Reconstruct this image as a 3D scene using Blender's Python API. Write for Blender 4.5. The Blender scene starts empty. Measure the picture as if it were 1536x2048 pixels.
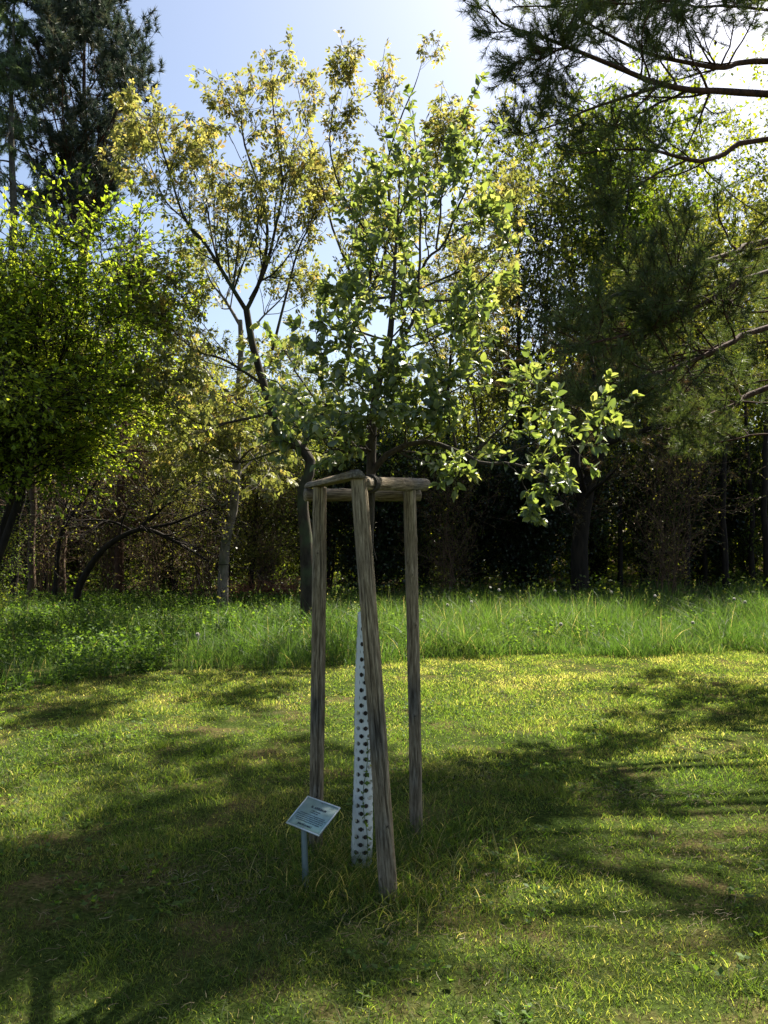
import bpy, math, random
import numpy as np
R = math.radians
random.seed(7)
sc = bpy.context.scene

# ---------------------------------------------------------------- camera, sky, sun, exposure
CAMH, PITCH, F = 1.6, R(1.9), 1577.0          # eye height, tilt up, focal length in photo pixels
cam = bpy.data.cameras.new('camera')
camo = bpy.data.objects.new('camera', cam)
sc.collection.objects.link(camo)
sc.camera = camo
camo.location = (0, 0, CAMH)
camo.rotation_euler = (R(90) + PITCH, 0, 0)
cam.sensor_fit = 'VERTICAL'
cam.sensor_height = 24.0
cam.lens = 24.0 * F / 2048.0
cam.clip_end = 2000
SUN_AZ, SUN_EL = R(38), R(52)
world = bpy.data.worlds.new('World')
sc.world = world
world.use_nodes = True
_n = world.node_tree.nodes
sky = _n.new('ShaderNodeTexSky')
sky.sky_type = 'NISHITA'
sky.sun_disc = False
sky.sun_elevation = SUN_EL
sky.sun_rotation = SUN_AZ
sky.dust_density = 1.9
sky.air_density = 1.0
sky.ozone_density = 0.3
world.node_tree.links.new(sky.outputs[0], _n['Background'].inputs[0])
_n['Background'].inputs[1].default_value = 0.053
sun = bpy.data.lights.new('sun', 'SUN')
sun.energy = 5.0
sun.angle = R(0.53)
sun.color = (1.0, 0.93, 0.80)
suno = bpy.data.objects.new('sun', sun)
sc.collection.objects.link(suno)
suno.rotation_euler = (R(90) - SUN_EL, 0, math.pi - SUN_AZ)
sc.view_settings.view_transform = 'Standard'
sc.view_settings.look = 'None'
sc.view_settings.exposure = 1.89
sc.view_settings.gamma = 1.0
sc.cycles.max_bounces = 8
sc.cycles.diffuse_bounces = 4
sc.cycles.glossy_bounces = 1
sc.cycles.transmission_bounces = 4
sc.cycles.transparent_max_bounces = 4
sc.cycles.caustics_reflective = False
sc.cycles.caustics_refractive = False
sc.cycles.sample_clamp_indirect = 3

# ---------------------------------------------------------------- helpers
def P(px, py, d):
    """world point at depth y = d that was measured at photo pixel (px, py)"""
    a, b = (px - 768) / F, (1024 - py) / F
    c, s = math.cos(PITCH), math.sin(PITCH)
    k = d / (c - b * s)
    return np.array((a * k, d, CAMH + (s + b * c) * k))

def rng(seed):
    return np.random.default_rng(seed)

def unit(v):
    return v / np.maximum(np.linalg.norm(v, axis=-1, keepdims=True), 1e-9)

def lattice(seed):
    return rng(seed).random((64, 64))
_L = [lattice(s) for s in (11, 12, 13, 14)]
def vnoise(x, y, scale, k=0):
    x = np.asarray(x, float) / scale + 1000; y = np.asarray(y, float) / scale + 1000
    xi, yi = np.floor(x).astype(int), np.floor(y).astype(int)
    fx, fy = x - xi, y - yi
    fx = fx * fx * (3 - 2 * fx); fy = fy * fy * (3 - 2 * fy)
    L = _L[k % 4]
    g = lambda i, j: L[(xi + i) % 64, (yi + j) % 64]
    return (g(0, 0) * (1 - fx) + g(1, 0) * fx) * (1 - fy) + (g(0, 1) * (1 - fx) + g(1, 1) * fx) * fy

def ground_z(x, y):
    x = np.asarray(x, float); y = np.asarray(y, float)
    r = np.hypot(x, y)
    fade = np.clip(1.6 - r / 40, 0, 1)
    return fade * (0.05 * (vnoise(x, y, 2.6) - .5) + 0.022 * (vnoise(x, y, .55, 1) - .5)) * np.clip(r / 3, .3, 1)

def mesh_np(name, V, faces, mat, rnd=None, smooth=False):
    """faces: list of int arrays (n,3)/(n,4); rnd: one value per vertex"""
    me = bpy.data.meshes.new(name)
    V = np.ascontiguousarray(V, dtype=np.float32)
    faces = [np.ascontiguousarray(f, dtype=np.int32) for f in faces if len(f)]
    me.vertices.add(len(V)); me.vertices.foreach_set('co', V.ravel())
    nl = sum(f.size for f in faces); nf = sum(len(f) for f in faces)
    me.loops.add(nl); me.polygons.add(nf)
    me.loops.foreach_set('vertex_index', np.concatenate([f.ravel() for f in faces]))
    st, tot, o = [], [], 0
    for f in faces:
        k = f.shape[1]
        st.append(o + np.arange(len(f)) * k); tot.append(np.full(len(f), k)); o += f.size
    me.polygons.foreach_set('loop_start', np.concatenate(st).astype(np.int32))
    me.polygons.foreach_set('loop_total', np.concatenate(tot).astype(np.int32))
    if smooth:
        me.polygons.foreach_set('use_smooth', np.ones(nf, dtype=bool))
    if rnd is not None:
        at = me.attributes.new('rnd', 'FLOAT', 'POINT')
        at.data.foreach_set('value', np.ascontiguousarray(rnd, dtype=np.float32))
    me.update(calc_edges=True)
    me.materials.append(mat)
    return me

def link(name, me, parent=None, loc=(0, 0, 0), rotz=0.0, scale=1.0):
    o = bpy.data.objects.new(name, me)
    sc.collection.objects.link(o)
    o.location = loc
    o.rotation_euler = (0, 0, rotz)
    o.scale = (scale, scale, scale) if not hasattr(scale, '__len__') else scale
    if parent is not None:
        o.parent = parent
    return o

def tag(o, label=None, cat=None, group=None, kind=None):
    if label: o['label'] = label
    if cat: o['category'] = cat
    if group: o['group'] = group
    if kind: o['kind'] = kind
    return o

class Acc:
    """collects vertices and faces into one mesh"""
    def __init__(s):
        s.V, s.F, s.R, s.n = [], [], [], 0
    def add(s, V, faces, rnd=0.5):
        V = np.asarray(V, float).reshape(-1, 3)
        for f in faces:
            s.F.append(np.asarray(f, int) + s.n)
        s.V.append(V)
        s.R.append(np.broadcast_to(np.asarray(rnd, float), (len(V),)))
        s.n += len(V)
    def mesh(s, name, mat, smooth=False):
        by = {}
        for f in s.F:
            if len(f): by.setdefault(f.shape[1], []).append(f)
        return mesh_np(name, np.concatenate(s.V), [np.concatenate(v) for v in by.values()], mat, np.concatenate(s.R), smooth)

def tubes(acc, PT, RD, sides, rnd=0.5, cap=False):
    """PT (N,K,3) polylines, RD (N,K) radii"""
    PT = np.asarray(PT, float); RD = np.asarray(RD, float)
    N, K, _ = PT.shape
    T = np.empty_like(PT)
    T[:, 1:-1] = PT[:, 2:] - PT[:, :-2]
    T[:, 0] = PT[:, 1] - PT[:, 0]; T[:, -1] = PT[:, -1] - PT[:, -2]
    T = unit(T)
    mean = unit(PT[:, -1] - PT[:, 0])
    ref = np.where(np.abs(mean[:, 2:3]) > .8, np.array([[1., 0, 0]]), np.array([[0, 0, 1.]]))[:, None, :]
    U = unit(np.cross(T, np.broadcast_to(ref, T.shape)))
    W = np.cross(T, U)
    a = np.arange(sides) * 2 * math.pi / sides
    V = PT[:, :, None, :] + RD[:, :, None, None] * (U[:, :, None, :] * np.cos(a)[None, None, :, None] + W[:, :, None, :] * np.sin(a)[None, None, :, None])
    idx = np.arange(N * K * sides).reshape(N, K, sides)
    A = idx[:, :-1, :]; B = idx[:, 1:, :]
    F4 = np.stack([A, np.roll(A, -1, 2), np.roll(B, -1, 2), B], -1).reshape(-1, 4)
    faces = [F4]
    if cap:
        if sides == 4: faces += [idx[:, 0, ::-1], idx[:, -1, :]]
    if np.ndim(rnd) == 1: rnd = np.repeat(rnd, K * sides)
    acc.add(V.reshape(-1, 3), faces, rnd)

def resample(pts, K):
    """Catmull-Rom through the points, K samples"""
    p = np.asarray(pts, float)
    if len(p) == 2:
        t = np.linspace(0, 1, K)[:, None]
        return p[0] * (1 - t) + p[1] * t
    q = np.vstack([2 * p[0] - p[1], p, 2 * p[-1] - p[-2]])
    out = []
    for u in np.linspace(0, len(p) - 1 - 1e-6, K):
        i = int(u); t = u - i
        a, b, c, d = q[i], q[i + 1], q[i + 2], q[i + 3]
        out.append(.5 * ((2 * b) + (-a + c) * t + (2 * a - 5 * b + 4 * c - d) * t * t + (-a + 3 * b - 3 * c + d) * t ** 3))
    return np.array(out)

def grow(g, PT, RD, m, t0, t1, length, angle, up, noise, K, taper=.25, rratio=.6, flat=0.0):
    """m children on every parent polyline; length(t, parent_length) -> length"""
    N, Kp, _ = PT.shape
    t = g.uniform(t0, t1, (N, m))
    u = t * (Kp - 1); i = np.minimum(u.astype(int), Kp - 2); fr = (u - i)[..., None]
    n = np.arange(N)[:, None]
    a, b = PT[n, i], PT[n, i + 1]
    p = a * (1 - fr) + b * fr
    rad = (RD[n, i] * (1 - fr[..., 0]) + RD[n, i + 1] * fr[..., 0]) * rratio
    d = unit(b - a)
    plen = np.linalg.norm(PT[:, -1] - PT[:, 0], axis=1)[:, None]
    r = g.normal(size=d.shape)
    r[..., 2] *= (1 - flat)
    side = unit(r - d * (r * d).sum(-1, keepdims=True))
    ang = R(1) * g.normal(angle, angle * .22, t.shape)[..., None]
    dr = unit(d * np.cos(ang) + side * np.sin(ang))
    L = length(t, plen) * g.uniform(.7, 1.25, t.shape)
    M = N * m
    p = p.reshape(M, 3); dr = dr.reshape(M, 3); L = L.reshape(M); rad = rad.reshape(M)
    Q = np.empty((M, K, 3)); Q[:, 0] = p
    st = (L / (K - 1))[:, None]
    for k in range(1, K):
        dr = unit(dr + g.normal(size=dr.shape) * noise + np.array([0, 0, up]))
        Q[:, k] = Q[:, k - 1] + st * dr
    RR = rad[:, None] * np.linspace(1, taper, K)[None, :]
    return Q, RR

def prune(g, Q, RR, ref):
    L = np.linalg.norm(Q[:, -1] - Q[:, 0], axis=1)
    k = g.random(len(Q)) < L / ref
    return Q[k], RR[k]

def sample_on(g, PT, n_per, t0=.15, t1=1.0):
    N, K, _ = PT.shape
    t = g.uniform(t0, t1, (N, n_per)); u = t * (K - 1); i = np.minimum(u.astype(int), K - 2); f = (u - i)[..., None]
    n = np.arange(N)[:, None]
    a, b = PT[n, i], PT[n, i + 1]
    return (a * (1 - f) + b * f).reshape(-1, 3), unit(b - a).reshape(-1, 3)

# leaf templates: (verts in x across, y along, z normal), faces
RHOMB = (np.array([(0, 0, 0), (.32, .45, .07), (0, 1, -.03), (-.32, .45, .07)]), np.array([(0, 1, 2, 3)]))
def _ovate(w=.33, droop=.18, fold=.10):
    ys = [0, .12, .38, .68, .9, 1]; ws = [.02, .62, 1, .78, .35, .0]
    V = []
    for y, q in zip(ys, ws):
        zc = -droop * y * y
        V += [(-w * q, y, zc + fold * q), (0, y, zc), (w * q, y, zc + fold * q)]
    Fc = []
    for k in range(5):
        a = 3 * k
        Fc += [(a, a + 1, a + 4, a + 3), (a + 1, a + 2, a + 5, a + 4)]
    V += [(-.02, -.3, .0), (.02, -.3, .0), (.02, .02, .005), (-.02, .02, .005)]
    Fc += [(18, 19, 20, 21)]
    return np.array(V), np.array(Fc)
OVATE = _ovate(); OVATE2 = _ovate(.27, .42, .16); OVATE3 = _ovate(.30, -.12, .2)
def _compound(n=5):
    V, Fc = [], []
    for k in range(n):
        if k == n - 1: c, a = (0, .62), 0
        else:
            s = 1 if k % 2 else -1
            c, a = (0, .22 + .17 * (k // 2)), s * R(52)
        L, w = .46, .105
        ca, sa = math.cos(a), math.sin(a)
        for (x, y, z) in ((0, 0, 0), (w, .5 * L, .0), (0, L, -.14), (-w, .5 * L, .0)):
            V.append((c[0] + x * ca + y * sa, c[1] - x * sa + y * ca, z - .12 * c[1]))
        Fc.append((4 * k, 4 * k + 1, 4 * k + 2, 4 * k + 3))
    b = len(V)
    V += [(-.008, 0, 0), (.008, 0, 0), (.008, .62, -.075), (-.008, .62, -.075)]
    Fc.append((b, b + 1, b + 2, b + 3))
    return np.array(V), np.array(Fc)
COMPOUND = _compound(5)

def scatter(acc, tmpl, pos, Y, Z, size, rnd):
    """instances of a leaf template baked into one mesh"""
    tv, tf = tmpl
    Y = unit(Y); X = unit(np.cross(Y, Z)); Z = np.cross(X, Y)
    size = np.broadcast_to(np.asarray(size, float), (len(pos),))
    V = pos[:, None, :] + size[:, None, None] * (X[:, None, :] * tv[None, :, 0:1] + Y[:, None, :] * tv[None, :, 1:2] + Z[:, None, :] * tv[None, :, 2:3])
    n = len(tv)
    Fc = (tf[None] + (np.arange(len(pos)) * n)[:, None, None]).reshape(-1, tf.shape[1])
    acc.add(V.reshape(-1, 3), [Fc], np.repeat(rnd, n))

def leafset(g, acc, tmpl, pos, dirs, size, spread=.9, up=.6, droop=0.0, rnd=None):
    n = len(pos)
    Y = unit(dirs + g.normal(size=(n, 3)) * spread + np.array([0, 0, -droop]))
    Z = g.normal(size=(n, 3)) * .55 + np.array([0, 0, up])
    sz = size * g.uniform(.6, 1.25, n)
    scatter(acc, tmpl, pos, Y, Z, sz, g.random(n) if rnd is None else rnd)

# ---------------------------------------------------------------- materials
def new_mat(name):
    m = bpy.data.materials.new(name); m.use_nodes = True
    nt = m.node_tree
    for n in list(nt.nodes): nt.nodes.remove(n)
    return m, nt, nt.nodes.new, nt.links.new

def ramp(N, L, src, stops):
    r = N('ShaderNodeValToRGB')
    e = r.color_ramp.elements
    while len(e) > 1: e.remove(e[-1])
    e[0].position, e[0].color = stops[0][0], (*stops[0][1], 1)
    for p, c in stops[1:]:
        q = e.new(p); q.color = (*c, 1)
    L(src, r.inputs[0])
    return r.outputs[0]

def leaf_mat(name, stops, trans=(1.3, 1.25, .5), tmix=.5, gloss=.06, rough=.4, under=None, dm=1.0):
    m, nt, N, L = new_mat(name)
    at = N('ShaderNodeAttribute'); at.attribute_name = 'rnd'
    col = ramp(N, L, at.outputs['Fac'], stops)
    if under:
        ge = N('ShaderNodeNewGeometry')
        mx = N('ShaderNodeMix'); mx.data_type = 'RGBA'
        L(ge.outputs['Backfacing'], mx.inputs['Factor']); L(col, mx.inputs['A'])
        mx.inputs['B'].default_value = (*under, 1)
        dcol = mx.outputs['Result']
    else: dcol = col
    dmx = N('ShaderNodeMix'); dmx.data_type = 'RGBA'; dmx.blend_type = 'MULTIPLY'; dmx.inputs['Factor'].default_value = 1
    L(dcol, dmx.inputs['A']); dmx.inputs['B'].default_value = (dm, dm, dm, 1)
    d = N('ShaderNodeBsdfDiffuse'); L(dmx.outputs['Result'], d.inputs[0])
    t = N('ShaderNodeBsdfTranslucent')
    mu = N('ShaderNodeMix'); mu.data_type = 'RGBA'; mu.blend_type = 'MULTIPLY'; mu.inputs['Factor'].default_value = 1
    mu.clamp_result = False
    L(col, mu.inputs['A']); mu.inputs['B'].default_value = (*trans, 1)
    L(mu.outputs['Result'], t.inputs[0])
    mix = N('ShaderNodeMixShader'); mix.inputs[0].default_value = tmix
    L(d.outputs[0], mix.inputs[1]); L(t.outputs[0], mix.inputs[2])
    out = N('ShaderNodeOutputMaterial')
    if gloss > 0:
        gl = N('ShaderNodeBsdfGlossy'); gl.inputs['Roughness'].default_value = rough
        gl.inputs['Color'].default_value = (1, 1, 1, 1)
        m2 = N('ShaderNodeMixShader'); m2.inputs[0].default_value = gloss
        L(mix.outputs[0], m2.inputs[1]); L(gl.outputs[0], m2.inputs[2]); L(m2.outputs[0], out.inputs[0])
    else: L(mix.outputs[0], out.inputs[0])
    return m

def bark_mat(name, c1, c2, scale=14, stretch=.25, bump=.5, moss=None):
    m, nt, N, L = new_mat(name)
    tc = N('ShaderNodeTexCoord'); mp = N('ShaderNodeMapping'); mp.inputs['Scale'].default_value = (1, 1, stretch)
    L(tc.outputs['Object'], mp.inputs[0])
    nz = N('ShaderNodeTexNoise'); nz.inputs['Scale'].default_value = scale; nz.inputs['Detail'].default_value = 6
    nz.inputs['Roughness'].default_value = .65
    L(mp.outputs[0], nz.inputs['Vector'])
    col = ramp(N, L, nz.outputs['Fac'], [(.35, c1), (.65, c2)])
    b = N('ShaderNodeBsdfPrincipled'); b.inputs['Roughness'].default_value = .9
    b.inputs['Specular IOR Level'].default_value = .2
    if moss:
        n2 = N('ShaderNodeTexNoise'); n2.inputs['Scale'].default_value = 2.2; n2.inputs['Detail'].default_value = 4
        L(tc.outputs['Object'], n2.inputs['Vector'])
        fac = ramp(N, L, n2.outputs['Fac'], [(.5, (0, 0, 0)), (.62, (1, 1, 1))])
        mx = N('ShaderNodeMix'); mx.data_type = 'RGBA'; L(fac, mx.inputs['Factor']); L(col, mx.inputs['A']); mx.inputs['B'].default_value = (*moss, 1)
        col = mx.outputs['Result']
    L(col, b.inputs['Base Color'])
    bp = N('ShaderNodeBump'); bp.inputs['Strength'].default_value = bump; bp.inputs['Distance'].default_value = .02
    L(nz.outputs['Fac'], bp.inputs['Height']); L(bp.outputs[0], b.inputs['Normal'])
    out = N('ShaderNodeOutputMaterial'); L(b.outputs[0], out.inputs[0])
    return m

def plain(name, col, rough=.6, metal=0.0, spec=.5):
    m, nt, N, L = new_mat(name)
    b = N('ShaderNodeBsdfPrincipled'); b.inputs['Roughness'].default_value = rough; b.inputs['Metallic'].default_value = metal
    b.inputs['Specular IOR Level'].default_value = spec
    tc = N('ShaderNodeTexCoord'); nz = N('ShaderNodeTexNoise'); nz.inputs['Scale'].default_value = 30; nz.inputs['Detail'].default_value = 3
    L(tc.outputs['Object'], nz.inputs['Vector'])
    c = ramp(N, L, nz.outputs['Fac'], [(.3, tuple(v * .85 for v in col)), (.7, tuple(min(1, v * 1.1) for v in col))])
    L(c, b.inputs['Base Color'])
    out = N('ShaderNodeOutputMaterial'); L(b.outputs[0], out.inputs[0])
    return m

M = {}
M['apple_leaf'] = leaf_mat('apple_leaf', [(0, (.05, .08, .028)), (.5, (.08, .118, .038)), (.85, (.12, .155, .05)), (1, (.20, .22, .11))], (2.6, 2.4, 1.1), .5, .05, .4, (.13, .165, .10))
M['walnut_leaf'] = leaf_mat('walnut_leaf', [(0, (.09, .11, .03)), (.45, (.16, .17, .05)), (.8, (.25, .225, .075)), (1, (.27, .19, .07))], (1.9, 1.85, 1.2), .55, .03, .5)
M['bright_leaf'] = leaf_mat('bright_leaf', [(0, (.09, .15, .02)), (.5, (.15, .215, .03)), (1, (.22, .27, .05))], (2.7, 2.4, .9), .58, .02)
M['green_leaf'] = leaf_mat('green_leaf', [(0, (.035, .065, .012)), (.6, (.07, .11, .02)), (1, (.14, .17, .03))], (2.4, 2.2, .8), .56, .02)
M['yellow_leaf'] = leaf_mat('yellow_leaf', [(0, (.07, .10, .015)), (.6, (.14, .18, .02)), (1, (.22, .24, .035))], (2.4, 2.2, .8), .58, .02)
M['olive_leaf'] = leaf_mat('olive_leaf', [(0, (.055, .075, .018)), (.6, (.115, .13, .035)), (1, (.19, .19, .055))], (2.3, 2.1, .9), .56, .02)
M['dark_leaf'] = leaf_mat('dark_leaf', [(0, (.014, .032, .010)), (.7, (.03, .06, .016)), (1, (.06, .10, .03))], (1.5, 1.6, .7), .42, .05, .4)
M['needle'] = leaf_mat('needle', [(0, (.035, .058, .022)), (.6, (.07, .095, .034)), (1, (.14, .14, .055))], (1.9, 1.9, .8), .42, .03)
M['far_needle'] = leaf_mat('far_needle', [(0, (.022, .042, .035)), (.6, (.05, .07, .05)), (1, (.10, .09, .06))], (1.2, 1.2, .9), .25, .03)
M['larch'] = leaf_mat('larch', [(0, (.10, .15, .09)), (1, (.19, .25, .14))], (1.5, 1.5, 1.0), .45, 0)
M['dry_needle'] = leaf_mat('dry_needle', [(0, (.05, .05, .02)), (.6, (.10, .075, .035)), (1, (.17, .11, .05))], (1.2, 1.1, .8), .35, .02)
M['grass'] = leaf_mat('grass', [(0, (.032, .062, .012)), (.42, (.072, .108, .022)), (.64, (.14, .155, .042)), (.8, (.21, .19, .08)), (1, (.33, .28, .16))], (2.9, 3.0, 1.35), .54, .012, .6, dm=.75)
M['tall_grass'] = leaf_mat('tall_grass', [(0, (.022, .052, .010)), (.5, (.048, .088, .02)), (.9, (.09, .12, .04)), (1, (.22, .19, .11))], (2.5, 2.5, 1.15), .52, .02, .5)
M['herb'] = leaf_mat('herb', [(0, (.03, .07, .012)), (1, (.11, .17, .035))], (2.3, 2.3, .8), .5, .012, .6)
M['straw'] = leaf_mat('straw', [(0, (.09, .065, .035)), (.6, (.20, .15, .08)), (.9, (.30, .24, .14)), (1, (.5, .45, .32))], (1.1, 1.1, .9), .3, .02)
M['bark_apple'] = bark_mat('bark_apple', (.025, .02, .016), (.08, .065, .05), 40, .4)
M['bark_walnut'] = bark_mat('bark_walnut', (.017, .013, .010), (.06, .046, .032), 12, .3, .5, (.05, .06, .03))
M['bark_smooth'] = bark_mat('bark_smooth', (.09, .078, .062), (.19, .165, .135), 9, .6, .3, (.08, .085, .05))
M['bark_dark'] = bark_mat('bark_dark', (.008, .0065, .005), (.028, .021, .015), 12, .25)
M['bark_pine'] = bark_mat('bark_pine', (.022, .012, .009), (.095, .048, .03), 16, .3, .8)
M['bark_orange'] = bark_mat('bark_orange', (.04, .03, .022), (.15, .10, .065), 10, .25, .7)
M['bark_grey'] = bark_mat('bark_grey', (.05, .045, .04), (.15, .135, .115), 14, .4)

# ---------------------------------------------------------------- ground
def lawn_edge(x):
    return np.interp(x, [-30, -5.2, -3.9, -2.9, -1.6, -.4, 1.5, 4, 8, 30], [5, 7.0, 7.9, 9.1, 9.8, 10.1, 10.7, 10.9, 11.2, 13])

def build_ground():
    a = np.concatenate([np.arange(0, 14, .12), np.geomspace(14, 400, 50)])
    xs = np.concatenate([-a[:0:-1], a]); ys = np.concatenate([-np.geomspace(14, 400, 20)[::-1], np.arange(-13.8, 26, .15), np.geomspace(26, 600, 60)])
    X, Y = np.meshgrid(xs, ys)
    V = np.stack([X, Y, ground_z(X, Y)], -1).reshape(-1, 3)
    ny, nx = X.shape
    i = np.arange(ny * nx).reshape(ny, nx)
    Fc = np.stack([i[:-1, :-1], i[:-1, 1:], i[1:, 1:], i[1:, :-1]], -1).reshape(-1, 4)
    m, nt, N, L = new_mat('ground')
    ge = N('ShaderNodeNewGeometry')
    n1 = N('ShaderNodeTexNoise'); n1.inputs['Scale'].default_value = 1.7; n1.inputs['Detail'].default_value = 8; n1.inputs['Roughness'].default_value = .7
    n2 = N('ShaderNodeTexNoise'); n2.inputs['Scale'].default_value = 60; n2.inputs['Detail'].default_value = 4
    L(ge.outputs['Position'], n1.inputs['Vector']); L(ge.outputs['Position'], n2.inputs['Vector'])
    c1 = ramp(N, L, n1.outputs['Fac'], [(.3, (.02, .036, .008)), (.5, (.04, .055, .014)), (.62, (.085, .07, .03)), (.75, (.13, .10, .05))])
    c2 = ramp(N, L, n2.outputs['Fac'], [(.3, (.35, .35, .35)), (.7, (1.3, 1.3, 1.3))])
    mu = N('ShaderNodeMix'); mu.data_type = 'RGBA'; mu.blend_type = 'MULTIPLY'; mu.inputs['Factor'].default_value = 1
    L(c1, mu.inputs['A']); L(c2, mu.inputs['B'])
    litter = ramp(N, L, n2.outputs['Fac'], [(.3, (.018, .014, .009)), (.6, (.05, .036, .022)), (.75, (.09, .065, .04))])
    sp = N('ShaderNodeSeparateXYZ'); L(ge.outputs['Position'], sp.inputs[0])
    ad = N('ShaderNodeMath'); ad.operation = 'ADD'
    mm = N('ShaderNodeMath'); mm.operation = 'MULTIPLY'; L(n1.outputs['Fac'], mm.inputs[0]); mm.inputs[1].default_value = 5
    L(sp.outputs['Y'], ad.inputs[0]); L(mm.outputs[0], ad.inputs[1])
    mr = N('ShaderNodeMapRange'); mr.inputs['From Min'].default_value = 17; mr.inputs['From Max'].default_value = 21
    L(ad.outputs[0], mr.inputs['Value'])
    mx = N('ShaderNodeMix'); mx.data_type = 'RGBA'; L(mr.outputs[0], mx.inputs['Factor']); L(mu.outputs['Result'], mx.inputs['A']); L(litter, mx.inputs['B'])
    b = N('ShaderNodeBsdfDiffuse'); L(mx.outputs['Result'], b.inputs[0])
    bp = N('ShaderNodeBump'); bp.inputs['Strength'].default_value = .6; bp.inputs['Distance'].default_value = .01
    L(n2.outputs['Fac'], bp.inputs['Height']); L(bp.outputs[0], b.inputs['Normal'])
    out = N('ShaderNodeOutputMaterial'); L(b.outputs[0], out.inputs[0])
    tag(link('ground', mesh_np('ground', V, [Fc], m, None, True)), 'grassy ground running from the mown lawn into the wood', 'ground', kind='structure')
build_ground()

def blades(g, acc, x, y, h, w, lean, rnd, segs=2):
    """curved grass blades: segs quads narrowing to a tip"""
    n = len(x)
    z = ground_z(x, y) - .008
    a = g.uniform(0, 2 * math.pi, n); f = g.uniform(0, 2 * math.pi, n)
    side = np.stack([np.cos(f), np.sin(f), np.zeros(n)], -1)
    ln = np.stack([np.cos(a), np.sin(a), np.zeros(n)], -1) * (lean * h)[:, None]
    base = np.stack([x, y, z], -1)
    V = []
    for k in range(segs + 1):
        t = k / segs
        c = base + ln * (t ** 1.8) + np.array([0, 0, 1.]) * (h * t * (1 - .25 * lean * t))[:, None]
        if k < segs:
            ww = (w * (1 - t * .55))[:, None]
            V += [c - side * ww / 2, c + side * ww / 2]
        else: V += [c]
    V = np.stack(V, 1); m = V.shape[1]
    o = (np.arange(n) * m)[:, None]
    fs = [o + np.array([[2 * k, 2 * k + 1, 2 * k + 3, 2 * k + 2]]) for k in range(segs - 1)]
    tri = o + np.array([[2 * segs - 2, 2 * segs - 1, 2 * segs]])
    acc.add(V.reshape(-1, 3), ([np.concatenate(fs)] if fs else []) + [tri], np.repeat(rnd, m))

POSTS = [(P(776, 1775, 3.6), P(717, 958, 3.62)), (P(631, 1690, 4.13), P(639, 974, 4.13)), (P(832, 1655, 4.37), P(819, 975, 4.37))]

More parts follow.
